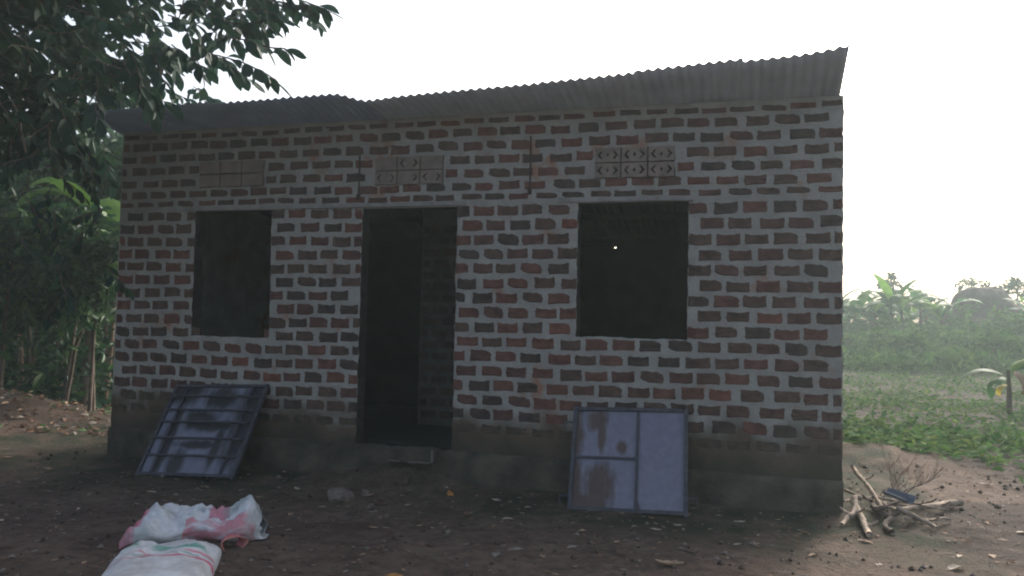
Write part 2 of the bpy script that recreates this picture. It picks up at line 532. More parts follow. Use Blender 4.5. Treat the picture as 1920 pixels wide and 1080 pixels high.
# pierced clay vent blocks over the openings
def vent_geo(bw, bh, holes):
    hx, hz = bw / 2 - .006, bh / 2 - .005
    outer = [(-hx, -hz), (hx, -hz), (hx, hz), (-hx, hz)]
    hs = []
    base = [(-.088, 0), (-.058, .034), (-.040, .034), (-.068, 0), (-.040, -.034), (-.058, -.034)]
    if 1 in holes: hs.append(base)
    if 2 in holes: hs.append([(-x, z) for x, z in reversed(base)])
    dm = [(0, .03), (.017, 0), (0, -.03), (-.017, 0)]
    if 3 in holes: hs.append([(x * .6, z * .6) for x, z in dm])
    loops = [[Vector((x, z, 0)) for x, z in outer]] + [[Vector((x, z, 0)) for x, z in h] for h in hs]
    pts = [p for l in loops for p in l]
    tr = tessellate_polygon(loops)
    v = [(p.x, -.007, p.y) for p in pts]
    f = []
    for t in tr:
        a, b, c = (Vector(v[i]) for i in t)
        f.append(tuple(t) if (b - a).cross(c - a).y < 0 else tuple(reversed(t)))
    n = len(v)
    v += [(x, .045, z) for x, _, z in v]
    base_i = 0
    for l in loops:
        m = len(l)
        for i in range(m):
            a, b = base_i + i, base_i + (i + 1) % m
            f.append((a, n + a, n + b, b))
        base_i += m
    return v, f
cut_hole = []
for vi, (a, b, c, d) in enumerate(VENTS):
    bw, bh = (b - a) / 3, (d - c) / 2
    for j in range(2):
        for i in range(3):
            holes = (1, 2, 3) if vi == 2 else ((1, 2) if (vi == 1 and (i + j) % 2 == 0) else ((2,) if vi == 1 and j == 0 else ()))
            m = MB(); m.add(*vent_geo(bw, bh, holes))
            o = m.build('vent_block', M['vent'], wall)
            o.location = (a + bw * (i + .5), wall_y(a + bw * (i + .5), c) - .012, c + bh * (j + .5))
            o.rotation_euler = (0, rng.uniform(-.012, .012), 0)
# dark hollow behind the holes is the recess between block face and mortar
def ragged_bar(name, x0, x1, z0, z1, y0, y1, m, parent, amp=.004, step=.08):
    b = MB(); n = max(2, int((x1 - x0) / step)); v = []
    for i in range(n + 1):
        x = x0 + (x1 - x0) * i / n
        j = lambda q: amp * nz(x * 6, q * 9, x0)
        v += [(x, y0 + j(1), z0 + j(2)), (x, y0 + j(3), z1 + j(4)), (x, y1, z1 + j(4)), (x, y1, z0 + j(2))]
    f = []
    for i in range(n):
        for k in range(4):
            f.append((4*i+k, 4*i+(k+1) % 4, 4*i+4+(k+1) % 4, 4*i+4+k))
    f += [(3, 2, 1, 0), (4*n, 4*n+1, 4*n+2, 4*n+3)]
    b.add(v, [tuple(reversed(q)) for q in f])
    return b.build(name, m, parent)
ragged_bar('lintel', .62, 3.70, 2.467, 2.502, -.022, .1, M['concrete'], house)
ragged_bar('lintel', 4.53, 5.66, 2.472, 2.512, -.026, .1, M['concrete'], house)
for x, z0, z1 in ((2.655, 2.56, 2.945), (4.28, 2.57, 3.06)):
    b = MB()
    b.tube([(x, -.012, z1), (x + .004, -.016, (z0+z1)/2), (x, -.012, z0)], .008, 6)
    b.tube([(x, -.016, z0 - .02), (x, -.018, z0 + .025)], .018, 6)
    b.build('roof_strap', M['strap'], house)

# foundation ledge
f_ = MB(); v = []; f = []
fx = [(-.015) + (L_W + .022) * i / 130 for i in range(131)]
prof = [(-.012, .315), (-.055, .292), (-.075, .25), (-.08, .15), (-.09, .03), (-.11, -.15)]
for x in fx:
    for q, (y, z) in enumerate(prof):
        dip = -.03 * max(0, (x - 3.6) / 3.2) if q < 3 else 0
        v.append((x, (y * min(1, .25 + max(0, x) / .5, .3 + max(0, L_W - x) / .4)) + .018 * fbm(x * 3, z * 5, 4) + (.006 if q else 0) * nz(x * 11, z * 20), z + dip + .012 * nz(x * 3, q * 3)))
for i in range(130):
    for q in range(5):
        a = i * 6 + q
        f.append((a, a + 1, a + 7, a + 6))
n = len(v)
v += [(fx[0], .25, .30), (fx[0], .25, -.15), (fx[-1], .25, .30), (fx[-1], .25, -.15)]
f += [(0, n, n+1, 5), (5, 4, 3, 2, 1, 0)][:1] + [(130*6, 130*6+5, n+3, n+2)]
f_.add(v, f)
f_.build('foundation', M['found'], house, smooth=True)
ragged_bar('door_step', 3.10, 3.52, .225, .318, -.20, .02, M['concrete_old'] if 'concrete_old' in M else M['found'], house, .008, .05)
ragged_bar('step_edge', 3.505, 3.522, .228, .335, -.207, -.18, M['step'], house, .002, .01)
ragged_bar('step_edge', 3.30, 3.50, .219, .229, -.212, -.18, M['step'], house, .004, .04)
ragged_bar('step_edge', 3.11, 3.22, .222, .230, -.212, -.18, M['step'], house, .004, .04)

# the rest of the shell: side walls, back wall with a gap, partition, floor
DEP = 3.2
b = MB()
def slope_wall(m, x0, x1):
    za, zb = TOP - .24 * TH, TOP - .24 * DEP
    m.add([(x0, TH, -.1), (x1, TH, -.1), (x1, DEP, -.1), (x0, DEP, -.1), (x0, TH, za), (x1, TH, za), (x1, DEP, zb), (x0, DEP, zb)],
          [(0,3,2,1),(4,5,6,7),(0,1,5,4),(1,2,6,5),(2,3,7,6),(3,0,4,7)])
for x0 in (0, L_W - .19):
    b = MB(); slope_wall(b, x0, x0 + .19); b.build('side_wall', M['mortar'], house)
b = MB()
zt = TOP - .24 * DEP
hx, hz = 4.530, 2.421
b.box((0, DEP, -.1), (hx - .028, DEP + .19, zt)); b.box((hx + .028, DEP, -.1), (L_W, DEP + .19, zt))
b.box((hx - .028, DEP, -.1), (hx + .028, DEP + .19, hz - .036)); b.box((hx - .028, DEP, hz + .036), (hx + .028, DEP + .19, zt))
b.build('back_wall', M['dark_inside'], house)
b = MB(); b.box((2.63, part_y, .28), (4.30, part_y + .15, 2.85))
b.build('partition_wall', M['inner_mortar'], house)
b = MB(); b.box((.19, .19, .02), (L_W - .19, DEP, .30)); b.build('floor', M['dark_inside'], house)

# corrugated iron roof, sheet by sheet
roof = empty('roof'); roof.parent = house
def eave(s):
    if s < 2.62: return 3.338 + .010 * s
    if s < 2.95:
        t = (s - 2.62) / .33
        return 3.364 - .075 * t * t * (3 - 2 * t)
    if s < 3.15: return 3.289 + .012 * (s - 2.95) / .2
    t = (s - 3.15) / 3.6
    return 3.300 + .145 * t + .006 * math.sin(s * 2.3)
def roof_z(s, y):
    e = eave(s); wz = 3.262
    if y < 0: return wz + (e - wz) * (-y / .5)
    return wz - .24 * y
pitch = .0762
edges = [-.04, .62, 1.32, 2.08, 2.93, 3.70, 4.46, 5.22, 5.99, 6.775]
ys = [-.5, -.36, -.22, -.1, 0, .1, 1, 2, 3.2, 3.55]
for k in range(len(edges) - 1):
    a, bb = edges[k], edges[k + 1] + (.05 if k < len(edges) - 2 else 0)
    n = int((bb - a) / pitch * 10)
    over = rng.uniform(-.018, .018)
    lift = .0035 * (k % 2)
    b = MB(); v = []
    for layer in (0, 1):
        for y in ys:
            for i in range(n + 1):
                s = a + (bb - a) * i / n
                yy = y - (over if y == ys[0] else 0) - (.06 * max(0, (s - 6.3) / .47) ** 2 if y == ys[0] else 0)
                z = roof_z(s, yy) + .0088 * math.cos(2 * math.pi * s / pitch) * (1 + .25 * nz(s * 3, k)) + lift + .002 * layer
                v.append((s, yy, z + .018))
    f = []; ny = len(ys); st = (n + 1) * ny
    for j in range(ny - 1):
        for i in range(n):
            p = j * (n + 1) + i
            f.append((p, p + n + 1, p + n + 2, p + 1))
            f.append((st + p, st + p + 1, st + p + n + 2, st + p + n + 1))
    for i in range(n):
        f.append((i, i + 1, st + i + 1, st + i)); q = (ny - 1) * (n + 1) + i
        f.append((q + 1, q, st + q, st + q + 1))
    for j in range(ny - 1):
        p = j * (n + 1); f.append((p + n + 1, p, st + p, st + p + n + 1))
        p += n; f.append((p, p + n + 1, st + p + n + 1, st + p))
    b.add(v, f)
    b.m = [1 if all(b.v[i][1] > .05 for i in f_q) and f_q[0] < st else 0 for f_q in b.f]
    b.build('roof_sheet', [M['zinc'] if k < 4 else M['zinc_glare'], M['inside_shade']], roof, smooth=True)
for y in (.12, 1.2, 2.3, 3.1):
    b = MB(); z = 3.262 - .24 * y - .02
    b.box((.0 if y > .2 else .02, y, z - .06), (L_W - .02, y + .05, z)); b.build('purlin', M['dark_inside'], roof)

# ------------------------------------------------------------------ the two steel leaves leaning on the wall
def frame_to(bl, br, top):
    bl, br, top = Vector(bl), Vector(br), Vector(top)
    x = (br - bl).normalized(); up = top - bl; up = (up - x * up.dot(x)); h = up.length; up.normalize()
    nrm = up.cross(x) * -1                              # out of the sheet, towards the yard
    y = up.cross(x)
    m = Matrix((x, y, up)).transposed().to_4x4(); m.translation = bl
    return m, (br - bl).length, h
def smear(u, v, blobs, base, rust, seed):
    k = 0
    for (cx, cy, rx, ry) in blobs:
        d = math.hypot((u - cx) / rx, (v - cy) / ry) + .22 * fbm(u * 5, v * 3.2, seed) + .22 * fbm(u * 16, v * 3, seed + 4)
        k = max(k, min(1, max(0, (1.15 - d) / .55)))
    return tuple(base[i] * (1 - k) + rust[i] * k for i in range(3)) + (1,)
def sheet_grid(w_, h_, x0, z0, fn, n=64):
    v, c = [], []
    for j in range(n + 1):
        for i in range(n + 1):
            u, q = i / n, j / n
            v.append((x0 + w_ * u, .004 * fbm(u * 2, q * 2, w_), z0 + h_ * q)); c.append(fn(u, q))
    f = [(j*(n+1)+i, j*(n+1)+i+1, (j+1)*(n+1)+i+1, (j+1)*(n+1)+i) for j in range(n) for i in range(n)]
    return v, f, c
def bars(m, x0, x1, z0, z1, r=.016, y0=-.022, y1=.01):
    m.box((x0 - r, y0, z0 - r), (x1 + r, y1, z1 + r))
LAV, RUST = (.165, .165, .215), (.075, .048, .04)
# right leaf
mt, W, Hh = frame_to((.475, 6.32, ground_z(.475, 6.32) - .015), (1.36, 6.09, ground_z(1.36, 6.09) + .015), (.50, 6.69, .735))
leaf2 = empty('window_shutter'); leaf2.matrix_world = mt
tag(leaf2, 'lavender steel shutter with rust smears, leaning under the right window', 'shutter')
xm, zm = W * .575, Hh * .51
for nm, x0, z0, w_, h_, blobs, sd in (
        ('sheet_panel', .01, zm, xm - .02, Hh - zm - .01, [(.02, .5, .15, .8), (.36, .8, .2, .26), (.45, .5, .07, .5), (.78, .22, .09, .17)], 3),
        ('sheet_panel', .01, .01, xm - .02, zm - .02, [(.44, .45, .27, .5), (.3, .1, .42, .25), (.03, .3, .15, .9)], 8),
        ('sheet_panel', xm, .01, W - xm - .01, Hh - .02, [(.0, .03, .12, .06), (1.0, .6, .05, .3)], 5)):
    v, f, c = sheet_grid(w_, h_, x0, z0, lambda u, q, bl=blobs, s=sd: smear(u, q, bl, LAV, RUST, s))
    b = MB(); b.add(v, f, 0, c); o = b.build(nm, M['sheet'], leaf2, True)
for (x0, x1, z0, z1) in ((.012, .012, 0, Hh), (W - .012, W - .012, 0, Hh)):
    b = MB(); bars(b, x0, x1, z0, z1); b.build('frame_stile', M['steel'], leaf2)
for (x0, x1, z) in ((.045, W - .045, .014), (.045, W - .045, Hh - .002)):
    b = MB(); bars(b, x0, x1, z, z, .014, -.0205, .009); b.build('frame_rail', M['steel'], leaf2)
b = MB(); bars(b, xm, xm, .04, Hh - .03, .011, -.0195, .008); b.build('mullion', M['steel'], leaf2)
b = MB(); bars(b, .04, xm - .024, zm, zm, .009, -.018, .008); b.build('glazing_bar', M['steel'], leaf2)
for x0, x1, z in ((-.075, -.006, Hh * .86), (-.07, -.006, .11), (W + .006, W + .07, .13)):
    b = MB(); b.tube([(x0, -.006, z), (x1, -.006, z)], .008, 7); b.tube([(x0 if x0 < 0 else x1, -.006, z - .05), (x0 if x0 < 0 else x1, -.006, z + .012)], .009, 7)
    b.build('hinge_lug', M['steel'], leaf2)
b = MB(); b.tube([(W - .03, -.01, Hh + .005), (W - .03, -.012, Hh + .04)], .02, 8); b.build('pivot_stub', M['strap'], leaf2)

# left leaf: seen from its barred side
mt, W, Hh = frame_to((-3.33, 7.24, ground_z(-3.33, 7.24)), (-2.37, 6.98, ground_z(-2.37, 6.98) + .035), (-3.28, 7.79, .75))
leaf1 = empty('window_shutter'); leaf1.matrix_world = mt
tag(leaf1, 'dark steel shutter with five cross bars and stained sheet, leaning under left window', 'shutter')
bl1 = [(.12, .95, .25, .2), (.55, .86, .2, .16), (.92, .6, .16, .7), (.42, .62, .22, .12), (.15, .35, .07, .5), (.55, .55, .35, .07), (.5, .33, .3, .05), (.33, .12, .1, .2), (.7, .3, .06, .3)]
v, f, c = sheet_grid(W - .04, Hh - .03, .02, .015, lambda u, q: smear(u, q, bl1, (.165, .17, .225), (.030, .030, .034), 12), 80)
b = MB(); b.add(v, f, 0, c); b.build('sheet_panel', M['sheet'], leaf1, True)
for x in (.012, W - .012):
    b = MB(); bars(b, x, x, 0, Hh); b.build('frame_stile', M['steel'], leaf1)
for z in (.014, Hh - .002):
    b = MB(); bars(b, .045, W - .045, z, z, .014, -.0205, .009); b.build('frame_rail', M['steel'], leaf1)
for x in (.14, W - .15):
    b = MB(); bars(b, x, x, .04, Hh - .03, .010, -.0195, .006); b.build('mullion', M['steel'], leaf1)
for q in (.2, .385, .565, .70, .86):
    b = MB(); z = Hh * q; b.box((.03, -.050, z - .008), (W - .03, -.034, z + .008)); b.build('cross_bar', M['steel'], leaf1)
for x in (.10, W - .26):
    b = MB(); b.box((x, -.03, -.035), (x + .03, -.004, -.002)); b.build('frame_foot', M['strap'], leaf1)

# ------------------------------------------------------------------ sacks
def lerp(a, b, t): return tuple(a[i] + (b[i] - a[i]) * t for i in range(len(a)))
def stripe(c, q, x, w_, col):
    k = max(0, 1 - abs(x - q) / w_)
    return lerp(c, col, min(1, k * 2.5))
WHT, GRN, PNK = (.56, .57, .58), (.09, .30, .22), (.50, .13, .19)
# filled sack, lying, its near half leaves the picture
b = MB(); v, c = [], []
NU, NV = 96, 72
sw, sl, sh = .53, .92, .22
cx, cy = -1.79, 4.18
for j in range(NV + 1):
    for i in range(NU):
        a = 2 * math.pi * i / NU; t = j / NV
        e = .38
        ca, sa = math.cos(a), math.sin(a)
        sx_ = math.copysign(abs(ca) ** .62, ca); sz_ = math.copysign(abs(sa) ** .8, sa)
        yy = (t - .5) * 2
        prof_ = (1 - abs(yy) ** 3.2) ** .42 if abs(yy) < 1 else 0
        wx = sw / 2 * (.42 + .58 * min(1, prof_ * 1.35)) * (1.0 if abs(yy) < .995 else .9)
        hz_ = sh / 2 * max(.06, prof_)
        px = sx_ * wx; pz = sz_ * hz_
        pz -= .02 * (1 - abs(px / (sw / 2)) ** 2) * 0
        py = yy * sl / 2
        amp = .026 + .03 * abs(yy) ** 3
        wr = fbm(px * 5 + 3, py * 7, pz * 4) * amp + .012 * nz(px * 16, py * 5, 2)
        pz += wr; px += .5 * wr
        v.append((px, py, max(-sh / 2 + .008, pz) + sh / 2))
        col = WHT
        up = sa > -.1
        if up:
            col = stripe(col, .02 + .03 * math.sin(px * 6), py, .008, PNK)
            col = stripe(col, .055 + .03 * math.sin(px * 6), py, .007, (.2, .33, .3))
            col = stripe(col, .085 + .02 * math.sin(px * 6), py, .007, PNK)
            if px > -.1: col = stripe(col, .01 + .03 * math.sin(px * 6), py, .012, PNK)
            d = math.hypot((px - .06) / .15, (py - .19) / .055) + .5 * fbm(px * 12, py * 12, 4)
            col = lerp(col, GRN, max(0, min(1, (1.0 - d) * 4)) * .85)
            d = math.hypot((px + .22) / .07, (py - .36) / .06) + .5 * fbm(px * 14, py * 14, 9)
            col = lerp(col, GRN, max(0, min(1, (1.0 - d) * 4)))
        dirt = max(0, min(1, .5 + fbm(px * 4, py * 4, 6) - .35)) * .55
        col = lerp(col, (.26, .22, .19), dirt)
        c.append(tuple(col) + (1,))
f = [(j*NU+i, j*NU+(i+1) % NU, (j+1)*NU+(i+1) % NU, (j+1)*NU+i) for j in range(NV) for i in range(NU)]
f += [tuple(reversed(range(NU))), tuple(NV*NU+i for i in range(NU))]
b.add(v, f, 0, c)
s1 = b.build('sack', M['sack'], smooth=True)
s1.location = (cx, cy, ground_z(cx, cy) - .015); s1.rotation_euler = (0, 0, R(14))
tag(s1, 'plump white woven sack with green print and thin pink stripes, lying nearest the camera', 'sack')

# limp empty sack behind it, mouth gaping to the right
b = MB(); v, c = [], []
NU, NV = 110, 120
for j in range(NV + 1):
    t = j / NV
    ax = -.44 + .90 * t
    ay = .04 * math.sin(t * 5) + .10 * t
    ry = .23 + .06 * math.sin(t * 6.3 + 1) + .05 * max(0, t - .7)
    rz = .080 + .03 * math.sin(t * 9) ** 2 + .04 * max(0, (t - .5) / .5)
    if t > .7: ry *= (1 - .72 * ((t - .7) / .3) ** 2.2); rz *= 1 - .35 * ((t - .7) / .3) ** 3
    if t < .06: rz *= .4 + 10 * t
    for i in range(NU):
        a = 2 * math.pi * i / NU
        ca, sa = math.cos(a), math.sin(a)
        py = math.copysign(abs(ca) ** .8, ca) * ry + ay
        pz = sa * rz
        top = max(0, sa)
        fold = fbm(ax * 6, py * 7, 2) * .07 + .022 * abs(nz(ax * 13 + py * 9, py * 14 - ax * 6, 4)) + .006 * nz(ax * 30, py * 26, 8)
        ridge = .055 * math.exp(-((py + .06 - .12 * math.sin(ax * 5)) / .05) ** 2) * (1 if t < .8 else 0)
        pz += top * (fold - ridge)
        px = ax + .05 * nz(py * 6, a, 3)
        if t > .8: px += -.03 * sa * ((t - .8) / .2) ** 2
        v.append((px, py + .02 * fbm(ax * 5, a, 7), max(.006, pz + rz * .8)))
        col = WHT
        if t < .075: col = PNK
        elif .045 < t < .1: col = lerp(PNK, WHT, .3)
        k = max(0, min(1, (1 - abs(t - .64) / .085) * 5)) * (1 if ca > -.35 else .15)
        col = lerp(col, PNK, k * .8)
        if ca < -.62 and .42 < t < .96: col = lerp(col, (.5, .12, .15), .75 * max(0, min(1, (.5 + fbm(ax * 6, a * 2, 1)) * 1.5)))
        gy_ = max(0, min(1, fbm(ax * 6, py * 6, 11) * 2 - .15))
        col = lerp(col, (.22, .26, .25), gy_ * .6)
        c.append(tuple(col) + (1,))
f = [(j*NU+i, j*NU+(i+1) % NU, (j+1)*NU+(i+1) % NU, (j+1)*NU+i) for j in range(NV) for i in range(NU)]
f.append(tuple(reversed(range(NU))))
b.add(v, f, 0, c)
s2 = b.build('sack', M['sack'], smooth=True)
sol = s2.modifiers.new('thickness', 'SOLIDIFY'); sol.thickness = .003
s2.location = (-2.0, 5.22, ground_z(-2.0, 5.22) - .006); s2.rotation_euler = (0, 0, R(8)); s2.scale = (.9, .9, .95)
cb = MB(); v = []; f = []; cc = []
for j in range(9):
    for i in range(28):
        a = 2 * math.pi * i / 28; k = 1 + .18 * nz(math.cos(a) * 2, math.sin(a) * 2, j * .3)
        v.append((.06 * math.cos(a) * k * (1 + .06 * j), -.012 * j + .012 * nz(a, j * .5), .048 * math.sin(a) * k + .05)); cc.append((.5, .13 + .01 * j, .17, 1))
f = [(j*28+i, j*28+(i+1) % 28, (j+1)*28+(i+1) % 28, (j+1)*28+i) for j in range(8) for i in range(28)]
cb.add(v, f, 0, cc); co = cb.build('rolled_cuff', M['sack'], s2, True); co.location = (.27, -.19, -.012); co.rotation_euler = (0, 0, .5)
co.modifiers.new('thickness', 'SOLIDIFY').thickness = .003
tag(s2, 'limp empty white sack with wide pink bands and a gaping mouth, behind the full sack', 'sack')

# ------------------------------------------------------------------ firewood at the corner of the house
def stick(p0, p1, r0, r1, label, m='wood', bend=.03, seed=0, knots=1, lift=0):
    r = random.Random(seed)
    p0, p1 = Vector(p0), Vector(p1)
    o = empty('stick', p0)
    n = 12
    pts = []; rad = []
    for i in range(n + 1):
        t = i / n
        p = (p1 - p0) * t
        p += Vector((nz(t * 3, seed, 1), nz(t * 3, seed, 5), .5 * nz(t * 3, seed, 9))) * bend
        pts.append(p); rad.append((r0 + (r1 - r0) * t) * (1 + .16 * nz(t * 9, seed, 3)))
    b = MB(); b.tube(pts, [q * .76 for q in rad], 9)
    root = b.build('stick', M[m], None, True)
    root.location = p0
    bpy.data.objects.remove(o)
    for k in range(knots):
        t = r.uniform(.3, .9); q = pts[int(t * n)]
        d = (p1 - p0).normalized().cross(Vector((0, 0, 1))) * r.choice((-1, 1)) + Vector((0, 0, .3))
        kb = MB(); kb.tube([q, q + d * .05, q + d * .09 + Vector((0, 0, .02))], [r0 * .55, r0 * .4, r0 * .3], 6)
        kb.build('branch_stub', M[m], root, True)
    return tag(root, label, 'stick', 'firewood sticks at the house corner')
G = ground_z
def gp(x, y, h): return (x, y, G(x, y) + h)
stick(gp(2.99, 7.00, .26), gp(2.83, 6.02, .05), .024, .02, 'long pale pole propped slanting on the stick pile against the house corner', seed=1, bend=.02)
stick(gp(2.74, 6.40, .07), gp(2.51, 5.60, .03), .033, .028, 'thick pale knotty log pointing towards the yard at the front of the pile', seed=2, bend=.04)
stick(gp(2.72, 6.2, .10), gp(2.43, 5.86, .02), .026, .02, 'crooked forked grey stick nearest the house wall', seed=3, bend=.09, knots=2)
stick(gp(2.86, 6.25, .05), gp(2.70, 5.66, .02), .036, .024, 'dark damp branch lying beside the thick pale log', 'wood_dark', seed=4, bend=.06)
stick(gp(2.92, 6.12, .04), gp(3.72, 6.62, .04), .022, .036, 'long grey bough stretching away to the right from the pile', seed=5, bend=.05)
stick(gp(2.9, 6.0, .09), gp(3.1, 5.84, .03), .024, .02, 'short stub of wood in front of the blue plastic piece', 'wood', seed=6, bend=.03)
stick(gp(2.72, 6.02, .08), gp(3.2, 6.42, .10), .024, .016, 'curved brown stick crossing under the long bough', 'wood_dark', seed=7, bend=.08)
stick(gp(2.75, 6.6, .05), gp(3.45, 6.95, .06), .015, .01, 'thin dry branch at the back of the stick pile', seed=8, bend=.06)
stick(gp(2.92, 5.92, .03), gp(3.32, 6.05, .03), .018, .014, 'broken bent twig lying right of the blue plastic piece', seed=9, bend=.05)
stick(gp(3.1, 6.3, .03), gp(3.62, 6.75, .03), .018, .012, 'slim brown stick alongside the long grey bough', 'wood_dark', seed=10, bend=.05)
stick(gp(2.80, 6.75, .12), gp(2.95, 5.95, .05), .016, .013, 'thin straight pale stick beside the long propped pole', seed=11, bend=.015)
stick(gp(2.88, 6.30, .10), gp(3.42, 6.28, .05), .015, .011, 'thin pale stick lying crosswise behind the blue plastic piece', seed=12, bend=.02)
stick(gp(3.0, 6.55, .04), gp(3.6, 6.5, .03), .014, .010, 'thin grey stick lying under the dry twigs', 'twig', seed=13, bend=.02)
# blue plastic trough-like shard
b = MB(); v = []
for i in range(9):
    t = i / 8
    for k in range(5):
        q = k / 4 - .5
        v.append((-.11 + .22 * t, q * (.08 + .03 * t), .05 * (q * 2) ** 2 + .015 * t))
f = [(i*5+k, i*5+k+1, i*5+k+6, i*5+k+5) for i in range(8) for k in range(4)]
b.add(v, f); o = b.build('plastic_shard', M['blue'], None, True)
o.modifiers.new('thickness', 'SOLIDIFY').thickness = .006
o.location = gp(2.95, 6.10, .115); o.rotation_euler = (R(12), R(12), R(-58))
tag(o, 'curved shard of blue plastic lying on the stick pile', 'plastic scrap')
# dry twig bush
tw = empty('dry_twig_bush', gp(3.12, 6.55, .05))
tw.scale = (.82, .82, .82)
tag(tw, 'bare dry twiggy branch standing up behind the stick pile', 'branch')
r = random.Random(5)
def twig(p, d, ln, rad, depth, mb):
    pts = [p]; q = p
    for i in range(4):
        d = (d + Vector((r.uniform(-.3, .3), r.uniform(-.3, .3), r.uniform(-.15, .25)))).normalized()
        q = q + d * ln / 4; pts.append(q)
    mb.tube(pts, [rad, rad*.9, rad*.8, rad*.7, rad*.55], 5)
    if depth:
        for k in range(3 if depth > 1 else 2):
            s = pts[r.randint(1, 4)]
            twig(s, (d + Vector((r.uniform(-.8, .8), r.uniform(-.8, .8), r.uniform(-.3, .5)))).normalized(), ln * r.uniform(.55, .8), rad * .62, depth - 1, mb)
for d, ln in ((Vector((.2, .3, 1)), .34), (Vector((.55, .2, .7)), .36), (Vector((.8, .4, .45)), .4), (Vector((.4, .6, .8)), .3)):
    mb = MB(); twig(Vector((r.uniform(-.03, .03), 0, 0)), d.normalized(), ln, .0075, 3, mb); mb.build('twig', M['twig'], tw, True)
mb = MB(); mb.tube([(-.25, -.16, -.01), (-.1, -.07, 0), (0, 0, .01), (.18, .1, .06), (.42, .24, .16)], [.011, .013, .014, .011, .007], 7); mb.build('stem', M['wood'], tw, True)

# ------------------------------------------------------------------ leaves
def leaf_geo(fold=.12, curl=.1, n=4, wid=.42):
    """unit leaf along +Y, midrib folded; returns verts, faces"""
    v = [(0, 0, 0)]; 
    for i in range(1, n):
        t = i / n
        wd = wid * math.sin(math.pi * t ** 1.25) ** .75 * .5
        z = -curl * t * t
        v += [(-wd, t, z + fold * wd * 2), (0, t, z), (wd, t, z + fold * wd * 2)]
    v.append((0, 1, -curl))
    f = [(0, 2, 1), (0, 3, 2)]
    for i in range(n - 2):
        a = 1 + i * 3
        f += [(a, a+1, a+4, a+3), (a+1, a+2, a+5, a+4)]
    a = 1 + (n - 2) * 3; e = len(v) - 1
    f += [(a, a+1, e), (a+1, a+2, e)]
    return v, f
LG = [leaf_geo(.15, .12, 6, .47), leaf_geo(.25, .22, 6, .43), leaf_geo(.05, -.05, 6, .50), leaf_geo(.3, .3, 6, .45)]
def orient(d, roll):
    d = d.normalized()
    ref = Vector((0, 0, 1)) if abs(d.z) < .95 else Vector((1, 0, 0))
    x = d.cross(ref).normalized(); z = x.cross(d)
    c, s = math.cos(roll), math.sin(roll)
    return Matrix((x * c + z * s, d, z * c - x * s)).transposed()
def put_leaf(mb, p, d, size, roll, shape, mi):
    m = orient(d, roll)
    mb.add([tuple(p + m @ Vector(q) * size) for q in LG[shape][0]], LG[shape][1], mi)

# the big broad-leaved tree, its trunk just outside the picture on the left
tree = empty('broadleaf_tree', (-6.9, 6.6, 0))
tag(tree, 'large dark broad-leaved tree overhanging the left end of the roof', 'tree')
TO = Vector((-6.9, 6.6, 0))
tb = MB()
tb.tube([(0, 0, -.1), (.05, .1, 1.2), (.15, .1, 2.4), (.3, .2, 3.6), (.6, .3, 4.8), (.9, .3, 6.2)], [.30, .24, .21, .18, .13, .06], 12)
trunk = tb.build('trunk', M['trunk'], tree, True)
LIMBS = [[(.15, .1, 2.6), (1.2, .2, 3.5), (2.4, .3, 4.1), (3.6, .2, 4.35), (4.7, .0, 4.3)],
         [(.3, .2, 3.4), (1.3, .8, 4.3), (2.4, 1.2, 4.9), (3.4, 1.2, 5.2)],
         [(.2, .1, 2.8), (.9, 1.2, 3.4), (1.8, 2.0, 3.7), (2.6, 2.3, 3.7)],
         [(.1, .1, 2.3), (1.0, -.2, 2.8), (1.9, -.3, 3.2), (2.7, -.2, 3.3)],
         [(.3, .2, 3.8), (1.4, -.6, 4.7), (2.6, -.8, 5.1), (3.8, -.7, 5.1)],
         [(.2, .1, 2.4), (.6, 1.6, 2.9), (.9, 2.6, 3.1)]]
for l in LIMBS:
    b = MB(); b.tube(l, [.09 * (1 - .8 * i / (len(l) - 1)) for i in range(len(l))], 7); b.build('limb', M['trunk'], tree, True)
crown_mb = MB()
twigs_mb = MB()
singles = []
r = random.Random(21)
def ok_leaf(p):
    s, d = house_local(p.x, p.y)
    if -.25 < s < 7 and -.55 < d < 4 and p.z < 3.75: return False
    return p.z > 1.2
def spray(p, d, n, size, single=False, droop=.5, ln=.5):
    """a twig with alternate obovate leaves"""
    d = d.normalized(); q = p; pts = [p]
    for i in range(n):
        d = (d + Vector((r.uniform(-.18, .18), r.uniform(-.18, .18), r.uniform(-.12, .1)))).normalized()
        q = q + d * ln / n; pts.append(q)
        side = d.cross(Vector((0, 0, 1)))
        if side.length < .1: side = Vector((1, 0, 0))
        side = side.normalized() * (1 if i % 2 else -1)
        ld = (d * r.uniform(.3, .9) + side * r.uniform(.5, 1.0) + Vector((0, 0, -droop * r.uniform(.3, 1.6)))).normalized()
        if i == n - 1: ld = (d + Vector((0, 0, -droop * .5))).normalized()
        sz = size * r.uniform(.75, 1.2)
        if not ok_leaf(q) or not ok_leaf(q + ld * sz): continue
        if single: singles.append((q.copy(), ld, sz, r.uniform(-1, 1), r.randrange(4), r.choice((0, 0, 1))))
        else: put_leaf(crown_mb, q - TO, ld, sz, r.uniform(-1.2, 1.2), r.randrange(4), r.choice((0, 0, 1, 1, 2)))
    twigs_mb.tube([k - TO for k in pts], [.006] * (len(pts) - 1) + [.003], 4, cap=False)
